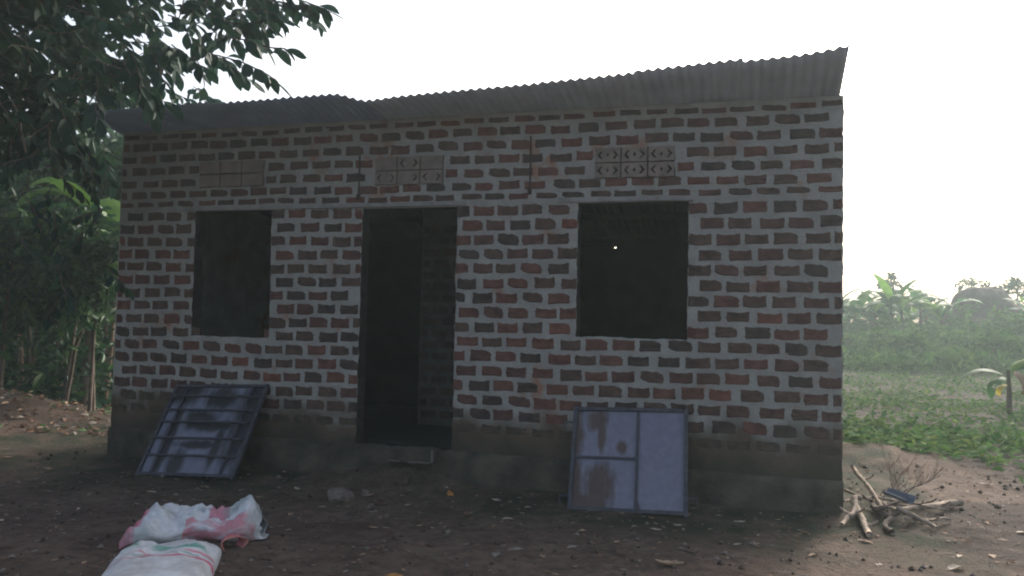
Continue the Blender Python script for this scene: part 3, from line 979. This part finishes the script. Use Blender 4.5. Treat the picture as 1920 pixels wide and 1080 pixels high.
# outer sprays at the visible right edge: their leaves are separate objects
EDGE = [((-2.05, 6.1, 3.86), (1, 0, .02)), ((-2.25, 6.1, 3.56), (1, -.1, .02)), ((-2.35, 6.1, 3.42), (1, 0, -.1)), ((-2.62, 6.3, 4.15), (.9, -.2, -.25)), ((-2.45, 6.0, 4.05), (.9, -.3, .1)), ((-2.15, 6.0, 3.98), (.9, -.1, .12)), ((-2.0, 6.1, 3.90), (1, 0, -.05)), ((-2.3, 6.2, 3.72), (.9, -.2, -.2)),
        ((-2.25, 6.2, 3.78), (1, -.3, .05)), ((-2.55, 6.2, 3.55), (.9, -.2, -.4)), ((-2.5, 6.3, 3.8), (.9, 0, -.2)), ((-2.8, 6.3, 3.62), (.8, -.2, -.3)), ((-2.85, 6.5, 3.45), (.7, -.3, -.4)),
        ((-2.95, 6.3, 3.35), (.6, -.3, -.5)), ((-3.15, 6.3, 3.25), (.5, -.3, -.6)), ((-3.2, 6.4, 3.4), (.6, -.2, -.4)), ((-3.4, 6.4, 3.15), (.4, -.3, -.6)), ((-3.5, 6.4, 3.3), (.7, -.2, -.2)),
        ((-3.75, 6.5, 2.95), (.3, -.3, -.7)), ((-3.7, 6.3, 3.1), (.6, -.3, -.3)), ((-2.9, 6.1, 3.85), (.8, -.2, 0)), ((-3.1, 6.1, 3.7), (.7, -.3, -.1)), 
        ((-2.35, 6.1, 4.2), (.9, 0, .2)), ((-3.3, 6.0, 3.95), (.8, -.1, 0)), ((-3.5, 6.1, 3.6), (.8, -.1, -.2)), ((-3.0, 6.5, 4.1), (.8, 0, 0)), ((-4.0, 6.4, 2.75), (.3, -.4, -.5)), ((-4.2, 6.3, 3.0), (.4, -.3, -.3))]
for p, d in EDGE:
    p = (p[0], p[1], p[2] + (.22 if p[0] < -2.7 else .04))
    spray(Vector(p), Vector(d), 12, .165, True, .55, .5)
# dense crown in clumps
clumps = []
while len(clumps) < 200:
    x, y, z = r.uniform(-8.5, -2.2), r.uniform(4.8, 9.6), r.uniform(2.5, 6.6)
    e = ((x + 6.0) / 3.7) ** 2 + ((y - 7.2) / 2.6) ** 2 + ((z - 5.35) / 2.35) ** 2
    if e < 1 and e > .12: clumps.append(Vector((x, y, z)))
for cpt in clumps:
    for k in range(r.randint(5, 11)):
        p = cpt + Vector((r.gauss(0, .33), r.gauss(0, .33), r.gauss(0, .26)))
        d = Vector((r.uniform(-.4, 1), r.uniform(-1, .8), r.uniform(-.7, .4)))
        spray(p, d, r.randint(8, 12), .185, False, .5, .45)
# hanging skirts in front of the left end of the wall
for x, y, z, n in ((-4.02, 7.0, 3.0, 8), (-3.98, 7.1, 2.45, 4), (-3.95, 7.1, 1.95, 4), (-4.9, 7.3, 3.1, 9), (-5.3, 7.3, 2.6, 8), (-4.1, 7.3, 3.3, 9), (-4.4, 6.9, 3.4, 9), (-4.75, 7.0, 3.3, 9)):
    for k in range(n): spray(Vector((x, y, z)) + Vector((r.gauss(0, .16), r.gauss(0, .2), r.gauss(0, .2))), Vector((r.uniform(-.5, .6), r.uniform(-.8, .3), -.6)), 8, .13, False, .7, .4)
crown = crown_mb.build('crown', M['leaf'], tree, False); crown['kind'] = 'stuff'
twigs_mb.build('twigs', M['trunk'], tree, False)['kind'] = 'stuff'
leaf_meshes = {}
singles = singles[:300]
for (p, d, sz, roll, shp, mi) in singles:
    if (shp, mi) not in leaf_meshes:
        b = MB(); b.add(*LG[shp]); leaf_meshes[(shp, mi)] = b.mesh('leaf', M['leaf'][mi], True)
    o = bpy.data.objects.new('leaf', leaf_meshes[(shp, mi)])
    o.parent = crown
    o.matrix_local = Matrix.Translation(p - TO) @ orient(d, roll).to_4x4() @ Matrix.Scale(sz, 4)
    link(o)

# ------------------------------------------------------------------ banana plants
def banana_leaf(mb, base, az, ln, wd, rise, droop, mi=0, n=9, tear=0, rr=random):
    """arching blade with a folded midrib; its stalk starts at base"""
    pts = []; a = rise; q = Vector(base)
    for i in range(n + 1):
        pts.append(q.copy())
        d = Vector((math.sin(az) * math.cos(a), math.cos(az) * math.cos(a), math.sin(a)))
        q = q + d * ln / n; a -= droop / n * (1 + i / n)
    side = Vector((math.cos(az), -math.sin(az), 0))
    v = []
    for i, p in enumerate(pts):
        t = i / n
        wv = wd * .5 * (math.sin(math.pi * min(1, max(0, (t - .12) / .88)) ** .75) ** .7 if t > .12 else .05)
        dz = Vector((0, 0, -.35 * wv + rr.uniform(-.03, .03) * tear))
        v += [tuple(p - side * wv + dz), tuple(p), tuple(p + side * wv + dz)]
    f = []
    for i in range(n):
        b = i * 3
        if not (tear and rr.random() < .2 * tear): f.append((b, b+1, b+4, b+3))
        if not (tear and rr.random() < .2 * tear): f.append((b+1, b+2, b+5, b+4))
    mb.add(v, f, mi)
def banana_plant(p, h, n, seed, label, group=None, leafl=1.9, mats=None, detail=True, dead=2, rstem=.1):
    rr = random.Random(seed)
    o = empty('banana_plant', p)
    tag(o, label, 'banana plant', group)
    b = MB(); b.tube([(0, 0, -.1), (.03, 0, h * .3), (.05, .02, h * .62), (.05, .03, h * .8)], [rstem * 1.2, rstem, rstem * .8, rstem * .55], 9)
    b.build('stem', M['stem'], o, True)
    mats = mats or [M['banana'], M['banana_bright'], M['banana_dead']]
    if detail:
        for k in range(n):
            b = MB(); az = 2.4 * k + rr.uniform(-.3, .3)
            banana_leaf(b, (.05, .03, h * (.74 + .06 * k / n)), az, leafl * rr.uniform(.8, 1.15), leafl * .27, R(rr.uniform(50, 80)), R(rr.uniform(60, 130)), 0, 10, .6, rr)
            b.build('leaf', mats[1] if rr.random() < .3 else mats[0], o, True)
        for k in range(dead):
            b = MB(); banana_leaf(b, (.05, .03, h * .72), rr.uniform(0, 6.3), leafl * .8, leafl * .16, R(20), R(150), 0, 8, .8, rr); b.build('dead_leaf', mats[2], o, True)
    else:
        b = MB()
        for k in range(n):
            az = 2.4 * k + rr.uniform(-.3, .3)
            banana_leaf(b, (.05, .03, h * (.72 + .08 * k / n)), az, leafl * rr.uniform(.8, 1.15), leafl * .27, R(rr.uniform(45, 82)), R(rr.uniform(50, 130)), 1 if rr.random() < .25 else 0, 7, .7, rr)
        b.build('crown', mats, o, True)
    return o
banana_plant((-8.2, 14.8, 0), 4.1, 9, 4, 'tall banana plant with sunlit leaves among the dark trees left of the house', None, 2.0, None, True, 3, .13)
banana_plant((-6.45, 12.2, 0), 3.5, 12, 9, 'banana plant with sunlit green put into its leaf colour, close to the left end of the house', None, 1.55, [M['banana_bright'], M['banana_bright'], M['banana_dead']], True, 2, .065)  # every leaf in the bright green: sunlight put into the leaf colour
banana_plant((-5.95, 14.2, 0), 4.9, 7, 6, 'banana plant whose drooping leaf shows above the left of the roof', None, 1.6, None, True, 1, .12)
for i, (x, y, h) in enumerate(((-11.5, 17.5, 4.2), (-9.8, 19, 4.6), (-13.5, 19, 4.4), (-8.6, 18, 3.6), (-11.0, 22, 4.8))):
    banana_plant((x, y, 0), h, 8, 30 + i, 'shaded banana plant in the dark grove left of the house', 'banana plants in the shaded grove', 2.1, None, False)

# ------------------------------------------------------------------ dark shrubs, saplings and wood on the left
def bush(name, c, rx, ry, rz, n, size, mats, label, cat, group=None, seed=0, stems=4, weights=(0, 0, 1, 1, 2)):
    rr = random.Random(seed)
    o = empty(name, (c[0], c[1], 0)); tag(o, label, cat, group)
    b = MB()
    cl = [Vector((rr.gauss(0, .45) * rx, rr.gauss(0, .45) * ry, c[2] + rr.gauss(0, .45) * rz)) for _ in range(max(6, n // 45))]
    for k in range(n):
        q = rr.choice(cl)
        p = q + Vector((rr.gauss(0, .17 * rx), rr.gauss(0, .17 * ry), rr.gauss(0, .15 * rz)))
        if p.z < .03: p.z = rr.uniform(.05, .4)
        put_leaf(b, p, Vector((rr.uniform(-1, 1), rr.uniform(-1, 1), rr.uniform(-.8, .5))), size * rr.uniform(.6, 1.3), rr.uniform(-1.2, 1.2), rr.randrange(4), rr.choice(weights))
    fo = b.build('foliage', mats, o); fo['kind'] = 'stuff'
    b = MB()
    for k in range(stems):
        q = rr.choice(cl); b.tube([(rr.uniform(-.1, .1), rr.uniform(-.1, .1), -.05), (q.x * .4, q.y * .4, q.z * .5), tuple(q)], [.03, .022, .01], 6)
    b.build('stem', M['trunk'], o, True)
    return o
SB = [(-5.72, 10.9, 2.0, .40, .45, .75, 1900, .13, 'dark leafy shrub nearest the left end of the house'),
      (-6.35, 11.3, 2.1, .55, .5, .75, 2300, .15, 'dark bushy shrub behind the middle of the soil bank'),
      (-7.15, 11.2, 2.1, .6, .5, .9, 2500, .16, 'dense dark shrub at the left edge behind the soil bank'),
      (-7.9, 13.2, 2.9, 1.2, .8, 1.0, 2200, .18, 'tall shaded shrub behind the others in the grove')]
for i, (x, y, z, rx, ry, rz, n, s, lb) in enumerate(SB):
    bush('shrub', (x, y, z), rx, ry, rz, n, s, M['shrub'], lb, 'shrub', None, 50 + i, 2)
for i, (x, y, z, rz) in enumerate(((-9.5, 14.2, 2.6, 1.5), (-10.8, 16, 2.8, 1.6), (-8.8, 16.6, 3.0, 1.6), (-7.9, 17.0, 3.2, 1.5), (-12.2, 18, 3.2, 1.8), (-10.4, 20, 3.6, 1.8), (-6.9, 17.5, 3.3, 1.4), (-5.4, 17.6, 3.0, 1.1), (-3.9, 18.2, 3.0, 1.1), (-6.75, 13.3, 3.7, .9))):  # those hidden behind the roof are added to block sun from the bank
    bush('understorey_tree', (x, y, z), 1.3, 1.2, rz, 1500, .22, M['shrub'], 'small dark tree of the grove left of the house, some added behind it to block sun', 'tree', 'small trees in the shaded grove', 70 + i)
def sapling(p, h, r0, lean, label, seed):
    rr = random.Random(seed)
    o = empty('sapling', p); tag(o, label, 'tree')
    pts = [(lean * t + .06 * nz(t * 2, seed), .04 * nz(t * 3, seed, 4), -.1 + (h + .1) * t) for t in [i / 8 for i in range(9)]]
    b = MB(); b.tube(pts, [r0 * (1 - .5 * i / 8) for i in range(9)], 8); b.build('trunk', M['pole'], o, True)
    b = MB()
    for k in range(500):
        put_leaf(b, Vector(pts[-1]) + Vector((rr.gauss(0, .5), rr.gauss(0, .5), rr.gauss(-.1, .45))), Vector((rr.uniform(-1, 1), rr.uniform(-1, 1), rr.uniform(-.8, .4))), .16 * rr.uniform(.6, 1.2), rr.uniform(-1, 1), rr.randrange(4), rr.choice((0, 1, 1, 2)))
    c = b.build('crown', M['shrub'], o); c['kind'] = 'stuff'
sapling((-7.5, 13.3, 0), 2.6, .065, .0, 'straight brownish sapling trunk in the middle of the shaded grove', 1)
sapling((-8.1, 13.4, 0), 2.5, .05, -.25, 'pale leaning sapling trunk at the far left of the grove', 2)
sapling((-6.55, 13.0, 0), 2.4, .04, .18, 'thin pale sapling close beside the left corner of the house', 3)
r = random.Random(9)
b = MB()
for k in range(14000):
    x = r.uniform(-15, -5.2); y = r.uniform(11.0, 20)
    if x > -.475 * y or (y < 12 and r.random() < .6): continue
    put_leaf(b, Vector((x, y, r.random() ** 1.3 * (1.5 + .7 * nz(x * .9, y * .9)))), Vector((r.uniform(-1, 1), r.uniform(-1, 1), r.uniform(-.5, .8))), r.uniform(.12, .3), r.uniform(-1, 1), r.randrange(4), r.choice((0, 0, 0, 1, 1, 2)))
tag(b.build('undergrowth', M['shrub']), 'dark undergrowth on the floor of the grove', 'undergrowth', kind='stuff')
b = MB()
for k in range(2600):
    x, y = r.uniform(-10.5, -4.6), r.uniform(9.3, 13.5)
    s_, d_ = house_local(x, y)
    if s_ > -.4: continue
    v, f = leaf_geo(.2, .2, 3, .5); m_ = orient(Vector((r.uniform(-1, 1), r.uniform(-1, 1), r.uniform(-.2, .2))), r.uniform(-1, 1)); sz_q = r.uniform(.05, .12)
    q = Vector((x, y, ground_z(x, y) + .015))
    b.add([tuple(q + m_ @ Vector(p) * sz_q) for p in v], f, r.choice((0, 2, 2, 2, 3, 3, 5)))
tag(b.build('fallen_leaves', M['leafdry']), 'brown leaf litter covering the soil bank', 'litter', kind='stuff')
# a far wood that reads as one mass
r = random.Random(8)
b = MB()
for k in range(15000):
    x = r.uniform(-40, -9.0); y = r.uniform(21, 29) + abs(x + 20) * .1
    top = 7.4 + 1.8 * nz(x * .25, y * .2)
    z = r.uniform(.1, 1) ** .8 * top
    put_leaf(b, Vector((x, y, z)), Vector((r.uniform(-1, 1), r.uniform(-1, 1), r.uniform(-.8, .4))), r.uniform(.35, .75), r.uniform(-1.2, 1.2), r.randrange(4), r.choice((0, 0, 1)))
wo_ = b.build('dark_wood', M['shrub']); tag(wo_, 'dark wood closing the view behind the grove', 'woods', kind='stuff')

# ------------------------------------------------------------------ field on the right
r = random.Random(17)
b = MB()
cnt = 0
while cnt < 5800:
    y = 7.2 + (34 - 7.2) * r.random() ** 1.35
    x = r.uniform(.16, .70) * y + .6
    if y < 9 and r.random() < .4: continue
    if x < 3.6 or (x < 4.4 and y < 8.9 + .4 * nz(x * 2, y)) or (x > 4.4 and y < 7.6 + .4 * nz(x * 2, y)): continue
    dens = .52 + .8 * nz(x * .45, y * .35, 2) + (.25 if y > 10.5 else -.25)
    if r.random() > dens: continue
    cnt += 1
    base = Vector((x, y, ground_z(x, y)))
    n = r.randint(2, 6); hgt = r.uniform(.03, .13)
    for k in range(n):
        p = base + Vector((r.gauss(0, .09), r.gauss(0, .09), hgt * r.uniform(.3, 1)))
        put_leaf(b, p, Vector((r.uniform(-1, 1), r.uniform(-1, 1), r.uniform(-.2, .5))), r.uniform(.05, .13) * (1.35 if y < 13 else 1), r.uniform(-.6, .6), r.randrange(4), r.choice((0, 0, 1, 1, 2)))
o = b.build('crop_plants', M['crop']); tag(o, 'low leafy crop plants covering the field right of the house', 'crops', kind='stuff')
# weeds along the far edge of the field
b = MB()
for k in range(12000):
    y = r.uniform(27, 40); x = r.uniform(.16, .78) * y
    top = .4 + .6 * max(0, (y - 29) / 8) + .5 * nz(x * .5, y * .5)
    p = Vector((x, y, max(.03, r.random() * top)))
    put_leaf(b, p, Vector((r.uniform(-.7, .7), r.uniform(-.7, .7), r.uniform(-.1, 1))), r.uniform(.2, .45), r.uniform(-1, 1), r.randrange(4), r.choice((0, 1, 1, 2)))
o = b.build('weeds', M['weed']); tag(o, 'tall weeds along the far edge of the field', 'weeds', kind='stuff')
for i, (px, y, z) in enumerate(((.415, 33, .8), (.455, 35, .9), (.50, 31, .9), (.535, 36, 1.0), (.575, 33, 1.0), (.60, 37, 1.2), (.625, 30, .9), (.645, 36, 1.3), (.48, 39, 1.2), (.43, 40, 1.2), (.56, 40, 1.3), (.68, 38, 1.4))):
    bush('bush', (px * y, y, z), 1.5, 1.1, z * .8, 700, .28, M['weed'], 'pale green bush at the hazy far edge of the field', 'bush', 'bushes at the far edge of the field', 200 + i, 3)
b = MB()
for k in range(12500):
    y = r.uniform(43, 60); x = r.uniform(.12, .85) * y
    p = Vector((x, y, r.random() * (1.5 + 1.0 * nz(x * .3, y * .3))))
    put_leaf(b, p, Vector((r.uniform(-1, 1), r.uniform(-1, 1), r.uniform(-.6, .8))), r.uniform(.4, .9), r.uniform(-1, 1), r.randrange(4), r.choice((0, 0, 1, 2)))
tag(b.build('thicket', M['weed']), 'hazy green thicket between the far banana plants', 'thicket', kind='stuff')
k = 0
for y0 in (41, 45, 50, 56):
    n = 18
    for i in range(n):
        q = .40 + .40 * (i + r.uniform(-.3, .3)) / (n - 1)
        if y0 < 46 and .54 < q < .64: continue
        y = y0 + r.uniform(-1.5, 1.5)
        banana_plant((q * y, y, 0), r.uniform(2.4, 3.3), 8, 400 + k, 'hazy banana plant in the plantation beyond the field', 'banana plants beyond the field', r.uniform(1.7, 2.3), None, False)
        k += 1
# brown earth mound
b = MB(); v = []; f = []
NA, NB = 64, 26
for j in range(NB + 1):
    t = j / NB * math.pi / 2
    for i in range(NA):
        a = 2 * math.pi * i / NA
        rad = math.cos(t) ** .62
        x, y, z = rad * math.cos(a) * 2.3, rad * math.sin(a) * 2.1, math.sin(t) * 3.9
        k = 1 + .09 * fbm(x * .6, y * .6, z * .6) + .03 * nz(x * 3, y * 3, z * 3)
        v.append((x * k + .25 * z * .3, y * k, z * k))
f = [(j*NA+i, j*NA+(i+1) % NA, (j+1)*NA+(i+1) % NA, (j+1)*NA+i) for j in range(NB) for i in range(NA)]
b.add(v, f); o = b.build('earth_mound', M['mound'], None, True)
o.location = (.583 * 44, 44, -.1)
tag(o, 'large rounded brown earth mound rising behind the bushes beyond the field', 'mound')
# slim trees standing above the plantation
def slim_tree(p, h, rc, label, seed, n=420):
    rr = random.Random(seed)
    o = empty('slim_tree', p); tag(o, label, 'tree')
    b = MB(); b.tube([(0, 0, -.1), (.1, 0, h * .5), (.05, 0, h)], [.13, .09, .04], 8); b.build('trunk', M['trunk'], o, True)
    b = MB(); cl = [Vector((rr.gauss(0, rc * .5), rr.gauss(0, rc * .5), h + rr.uniform(-1.0, .35) * rc * 1.6)) for _ in range(9)]
    for k in range(n):
        q = rr.choice(cl); put_leaf(b, q + Vector((rr.gauss(0, .22 * rc), rr.gauss(0, .22 * rc), rr.gauss(0, .22 * rc))), Vector((rr.uniform(-1, 1), rr.uniform(-1, 1), rr.uniform(-.8, .4))), .3 * rr.uniform(.6, 1.2), rr.uniform(-1, 1), rr.randrange(4), rr.choice((0, 1)))
    c = b.build('crown', M['shrub'], o); c['kind'] = 'stuff'
slim_tree((.473 * 52, 52, 0), 4.8, .55, 'slim tree with a small tufted top above the banana plantation', 1)
slim_tree((.575 * 54, 54, 0), 4.9, .7, 'small tree showing its top just behind the earth mound', 2)
slim_tree((.632 * 50, 50, 0), 4.2, 1.2, 'leafy tree at the right edge behind the earth mound', 3, 900)
slim_tree((.66 * 48, 48, 0), 3.6, 1.3, 'rounded tree at the far right edge of the plantation', 4, 900)
# nearer young banana with an arching leaf and a yellow one
nb = empty('banana_plant', (8.9, 14.3, 0)); tag(nb, 'young banana plant with arching pale leaf and one yellow leaf standing in the field', 'banana plant')
rr = random.Random(3)
b = MB(); b.tube([(0, 0, -.05), (0, 0, .4), (-.02, 0, .78)], [.055, .042, .028], 9); b.build('stem', M['stem'], nb, True)
for az, ln, wd, ri, dr, m, base in ((R(75), 1.15, .32, 62, 105, 'banana_bright', .66), (R(98), .9, .26, 45, 90, 'banana', .7), (R(-70), 1.1, .28, 40, 100, 'banana', .62), (R(-115), .8, .22, 25, 110, 'banana', .6)):
    b = MB(); banana_leaf(b, (0, 0, base), az, ln, wd, R(ri), R(dr), 0, 10, .15, rr); b.build('leaf', M[m], nb, True)
b = MB(); banana_leaf(b, (-.01, -.02, .5), R(-100), .42, .16, R(25), R(140), 0, 8, .1, rr); b.build('yellow_leaf', M['banana_yellow'], nb, True)
b = MB(); banana_leaf(b, (0, -.02, .75), R(160), .7, .3, R(10), R(140), 0, 8, .4, rr); b.build('dead_leaf', M['banana_dead'], nb, True)

# ------------------------------------------------------------------ leaf litter and stones on the yard
def dry_geo(seed):
    q = random.Random(seed); n, m = 7, 4
    v = []
    bend, roll_ = q.uniform(-.6, .9), q.uniform(.4, 1.6)
    for i in range(n + 1):
        t = i / n; wv = .42 * math.sin(math.pi * min(.97, max(.03, t)) ** .9)
        for k in range(m + 1):
            s = k / m * 2 - 1
            a = s * roll_ * .7
            v.append((math.sin(a) / max(.3, roll_ * .7) * wv * .6, t - .5, bend * (t - .5) ** 2 * .6 + (1 - math.cos(a)) * wv * .5 + .03 * q.uniform(-1, 1)))
    f = [(i*(m+1)+k, i*(m+1)+k+1, (i+1)*(m+1)+k+1, (i+1)*(m+1)+k) for i in range(n) for k in range(m)]
    return v, f
DG = [dry_geo(i) for i in range(8)]
dmesh = {}
def dry_leaf(x, y, size, mi, rz, label, group=None, shp=None, tilt=0):
    shp = rng.randrange(8) if shp is None else shp
    if (shp, mi) not in dmesh:
        b = MB(); b.add(*DG[shp]); dmesh[(shp, mi)] = b.mesh('dry_leaf', M['leafdry'][mi], True)
    o = link(bpy.data.objects.new('dry_leaf', dmesh[(shp, mi)]))
    o.location = (x, y, G(x, y) + .008); o.scale = (size,) * 3; o.rotation_euler = (tilt, 0, rz)
    return tag(o, label, 'leaf', group)
dry_leaf(.98, 4.86, .17, 0, 1.35, 'largest tan dry leaf near the bottom of the yard in front of the shutter', None, 2)
dry_leaf(-.62, 4.55, .13, 4, 1.2, 'orange dry leaf at the bottom edge of the yard right of the full sack')
dry_leaf(-.37, 4.53, .11, 5, .9, 'fresh green fallen leaf at the bottom edge of the yard')
dry_leaf(-.47, 6.62, .11, 4, .3, 'upright yellowish leaf below the doorway', None, 4, .5)
dry_leaf(2.72, 4.9, .15, 1, 1.9, 'pale curled leaf at the lower right corner of the yard', None, 1)
SPOTS = [(-3.15, 5.9), (-3.3, 6.4), (-3.5, 5.6), (-2.95, 6.6), (-1.75, 6.7), (-1.35, 6.15), (-1.15, 6.5), (-.75, 6.25), (-.55, 6.75), (-.25, 6.05), (-.05, 6.5), (.05, 5.95), (.2, 6.25), (-.95, 5.6), (.2, 5.05), (-.08, 5.03), (.05, 5.1), (.38, 5.2), (1.05, 6.0), (1.15, 5.85), (1.02, 5.72), (1.22, 5.9), (1.3, 5.75), (1.35, 6.1), (2.1, 5.75), (2.3, 5.65), (2.45, 5.5), (1.75, 5.9), (1.95, 5.1), (2.3, 5.0), (.55, 5.6), (-1.6, 5.9), (-2.5, 6.75), (-4.2, 7.4), (-4.6, 6.9), (-4.9, 7.9), (-3.9, 6.2), (3.4, 5.6), (3.6, 6.1), (3.2, 5.3), (4.0, 6.6), (4.3, 6.3), (3.1, 7.7), (3.3, 8.3), (4.5, 7.5), (4.1, 7.3), (3.75, 5.9), (3.9, 7.8), (2.9, 5.2), (-.4, 5.5), (.75, 5.3), (1.5, 5.3)]
for x, y in SPOTS:
    dry_leaf(x + rng.uniform(-.05, .05), y + rng.uniform(-.05, .05), rng.uniform(.06, .115), rng.choice((0, 0, 1, 1, 2, 3)), rng.uniform(0, 6.3), 'small dry curled leaf scattered on the dark earth', 'small dry leaves scattered on the yard')
b = MB()
for k in range(1900):
    if k < 1100: x, y = rng.uniform(-6, 4), rng.uniform(4.4, 7.4)
    elif k < 1550: x, y = rng.uniform(3.0, 5.6), rng.uniform(4.6, 8.8)
    else: x, y = rng.uniform(-8.5, -4.4), rng.uniform(7.5, 13)
    s_, d_ = house_local(x, y)
    if -.1 < s_ < 7 and d_ > -.15: continue
    s = rng.uniform(.018, .055); a = rng.uniform(0, 6.3); z = G(x, y) + .006
    v, f = DG[rng.randrange(8)]
    c_, q_ = math.cos(a), math.sin(a)
    b.add([(x + (px*c_ - py*q_) * s, y + (px*q_ + py*c_) * s, z + pz * s) for px, py, pz in v], f, rng.choice((0, 2, 2, 3, 2, 3)))
o = b.build('leaf_litter', M['leafdry'], None); tag(o, 'fine crumbs of leaf litter over the yard', 'litter', kind='stuff')

b = MB()
for k in range(1400):
    x, y = rng.uniform(-5, 5), rng.uniform(4.3, 8.2)
    s_, d_ = house_local(x, y)
    if -.1 < s_ < 7 and d_ > -.12: continue
    s = rng.choice((.006, .008, .010, .014, .022)) * rng.uniform(.7, 1.4); z = G(x, y) + s * .3
    v = [(x + dx * s * rng.uniform(.6, 1.3), y + dy * s * rng.uniform(.6, 1.3), z + dz * s * rng.uniform(.5, .9)) for dx, dy, dz in ((1, 0, 0), (-1, 0, 0), (0, 1, 0), (0, -1, 0), (0, 0, 1), (0, 0, -1))]
    b.add(v, [(0, 2, 4), (2, 1, 4), (1, 3, 4), (3, 0, 4), (2, 0, 5), (1, 2, 5), (3, 1, 5), (0, 3, 5)], rng.choice((0, 0, 1)))
tag(b.build('gravel', [M['brick_muddy'], M['stone']]), 'small clods and grit on the trodden yard', 'gravel', kind='stuff')

def stone(x, y, sx, sy, sz, label, m='stone', seed=0, rz=0):
    b = MB(); v = []; f = []
    NA, NB = 12, 7
    for j in range(NB + 1):
        t = (j / NB - .5) * math.pi
        for i in range(NA):
            a = 2 * math.pi * i / NA
            p = Vector((math.cos(t) * math.cos(a), math.cos(t) * math.sin(a), math.sin(t)))
            e = 3.2; q = (abs(p.x) ** e + abs(p.y) ** e + abs(p.z) ** e) ** (-1 / e)
            p = p * q * (1 + .16 * nz(p.x * 1.7 + seed, p.y * 1.7, p.z * 1.7))
            v.append((p.x * sx, p.y * sy, p.z * sz))
    f = [(j*NA+i, j*NA+(i+1) % NA, (j+1)*NA+(i+1) % NA, (j+1)*NA+i) for j in range(NB) for i in range(NA)]
    b.add(v, f); o = b.build('stone', M[m], None, False)
    o.location = (x, y, G(x, y) + sz * .55); o.rotation_euler = (.1, .15, rz)
    return tag(o, label, 'stone')
stone(-1.32, 6.38, .10, .07, .055, 'grey angular stone lying on the yard left of the doorway', 'stone', 1, .4)
stone(-1.15, 6.52, .03, .03, .03, 'small rounded stone beside the grey angular stone', 'stone', 2)
stone(-.88, 6.75, .07, .06, .06, 'dark reddish clod of earth at the foot of the door ramp', 'brick_muddy', 3, .2)
stone(-1.0, 6.30, .06, .05, .025, 'flat brown stone right of the grey angular stone', 'brick_brown', 4, 1)

# ------------------------------------------------------------------ haze
hb = MB(); hb.box((-60, -20, -1.6), (75, 75, 9.6))
hz_ = hb.build('haze', [])
hm = bpy.data.materials.new('haze_air'); hm.use_nodes = True
t = hm.node_tree; t.nodes.remove(t.nodes['Principled BSDF'])
pv = t.nodes.new('ShaderNodeVolumePrincipled')
pv.inputs['Color'].default_value = (.82, .98, .97, 1)
pv.inputs['Density'].default_value = HAZE_DENSITY
pv.inputs['Anisotropy'].default_value = HAZE_G
t.links.new(pv.outputs[0], t.nodes['Material Output'].inputs['Volume'])
hz_.data.materials.append(hm)
tag(hz_, kind='stuff')
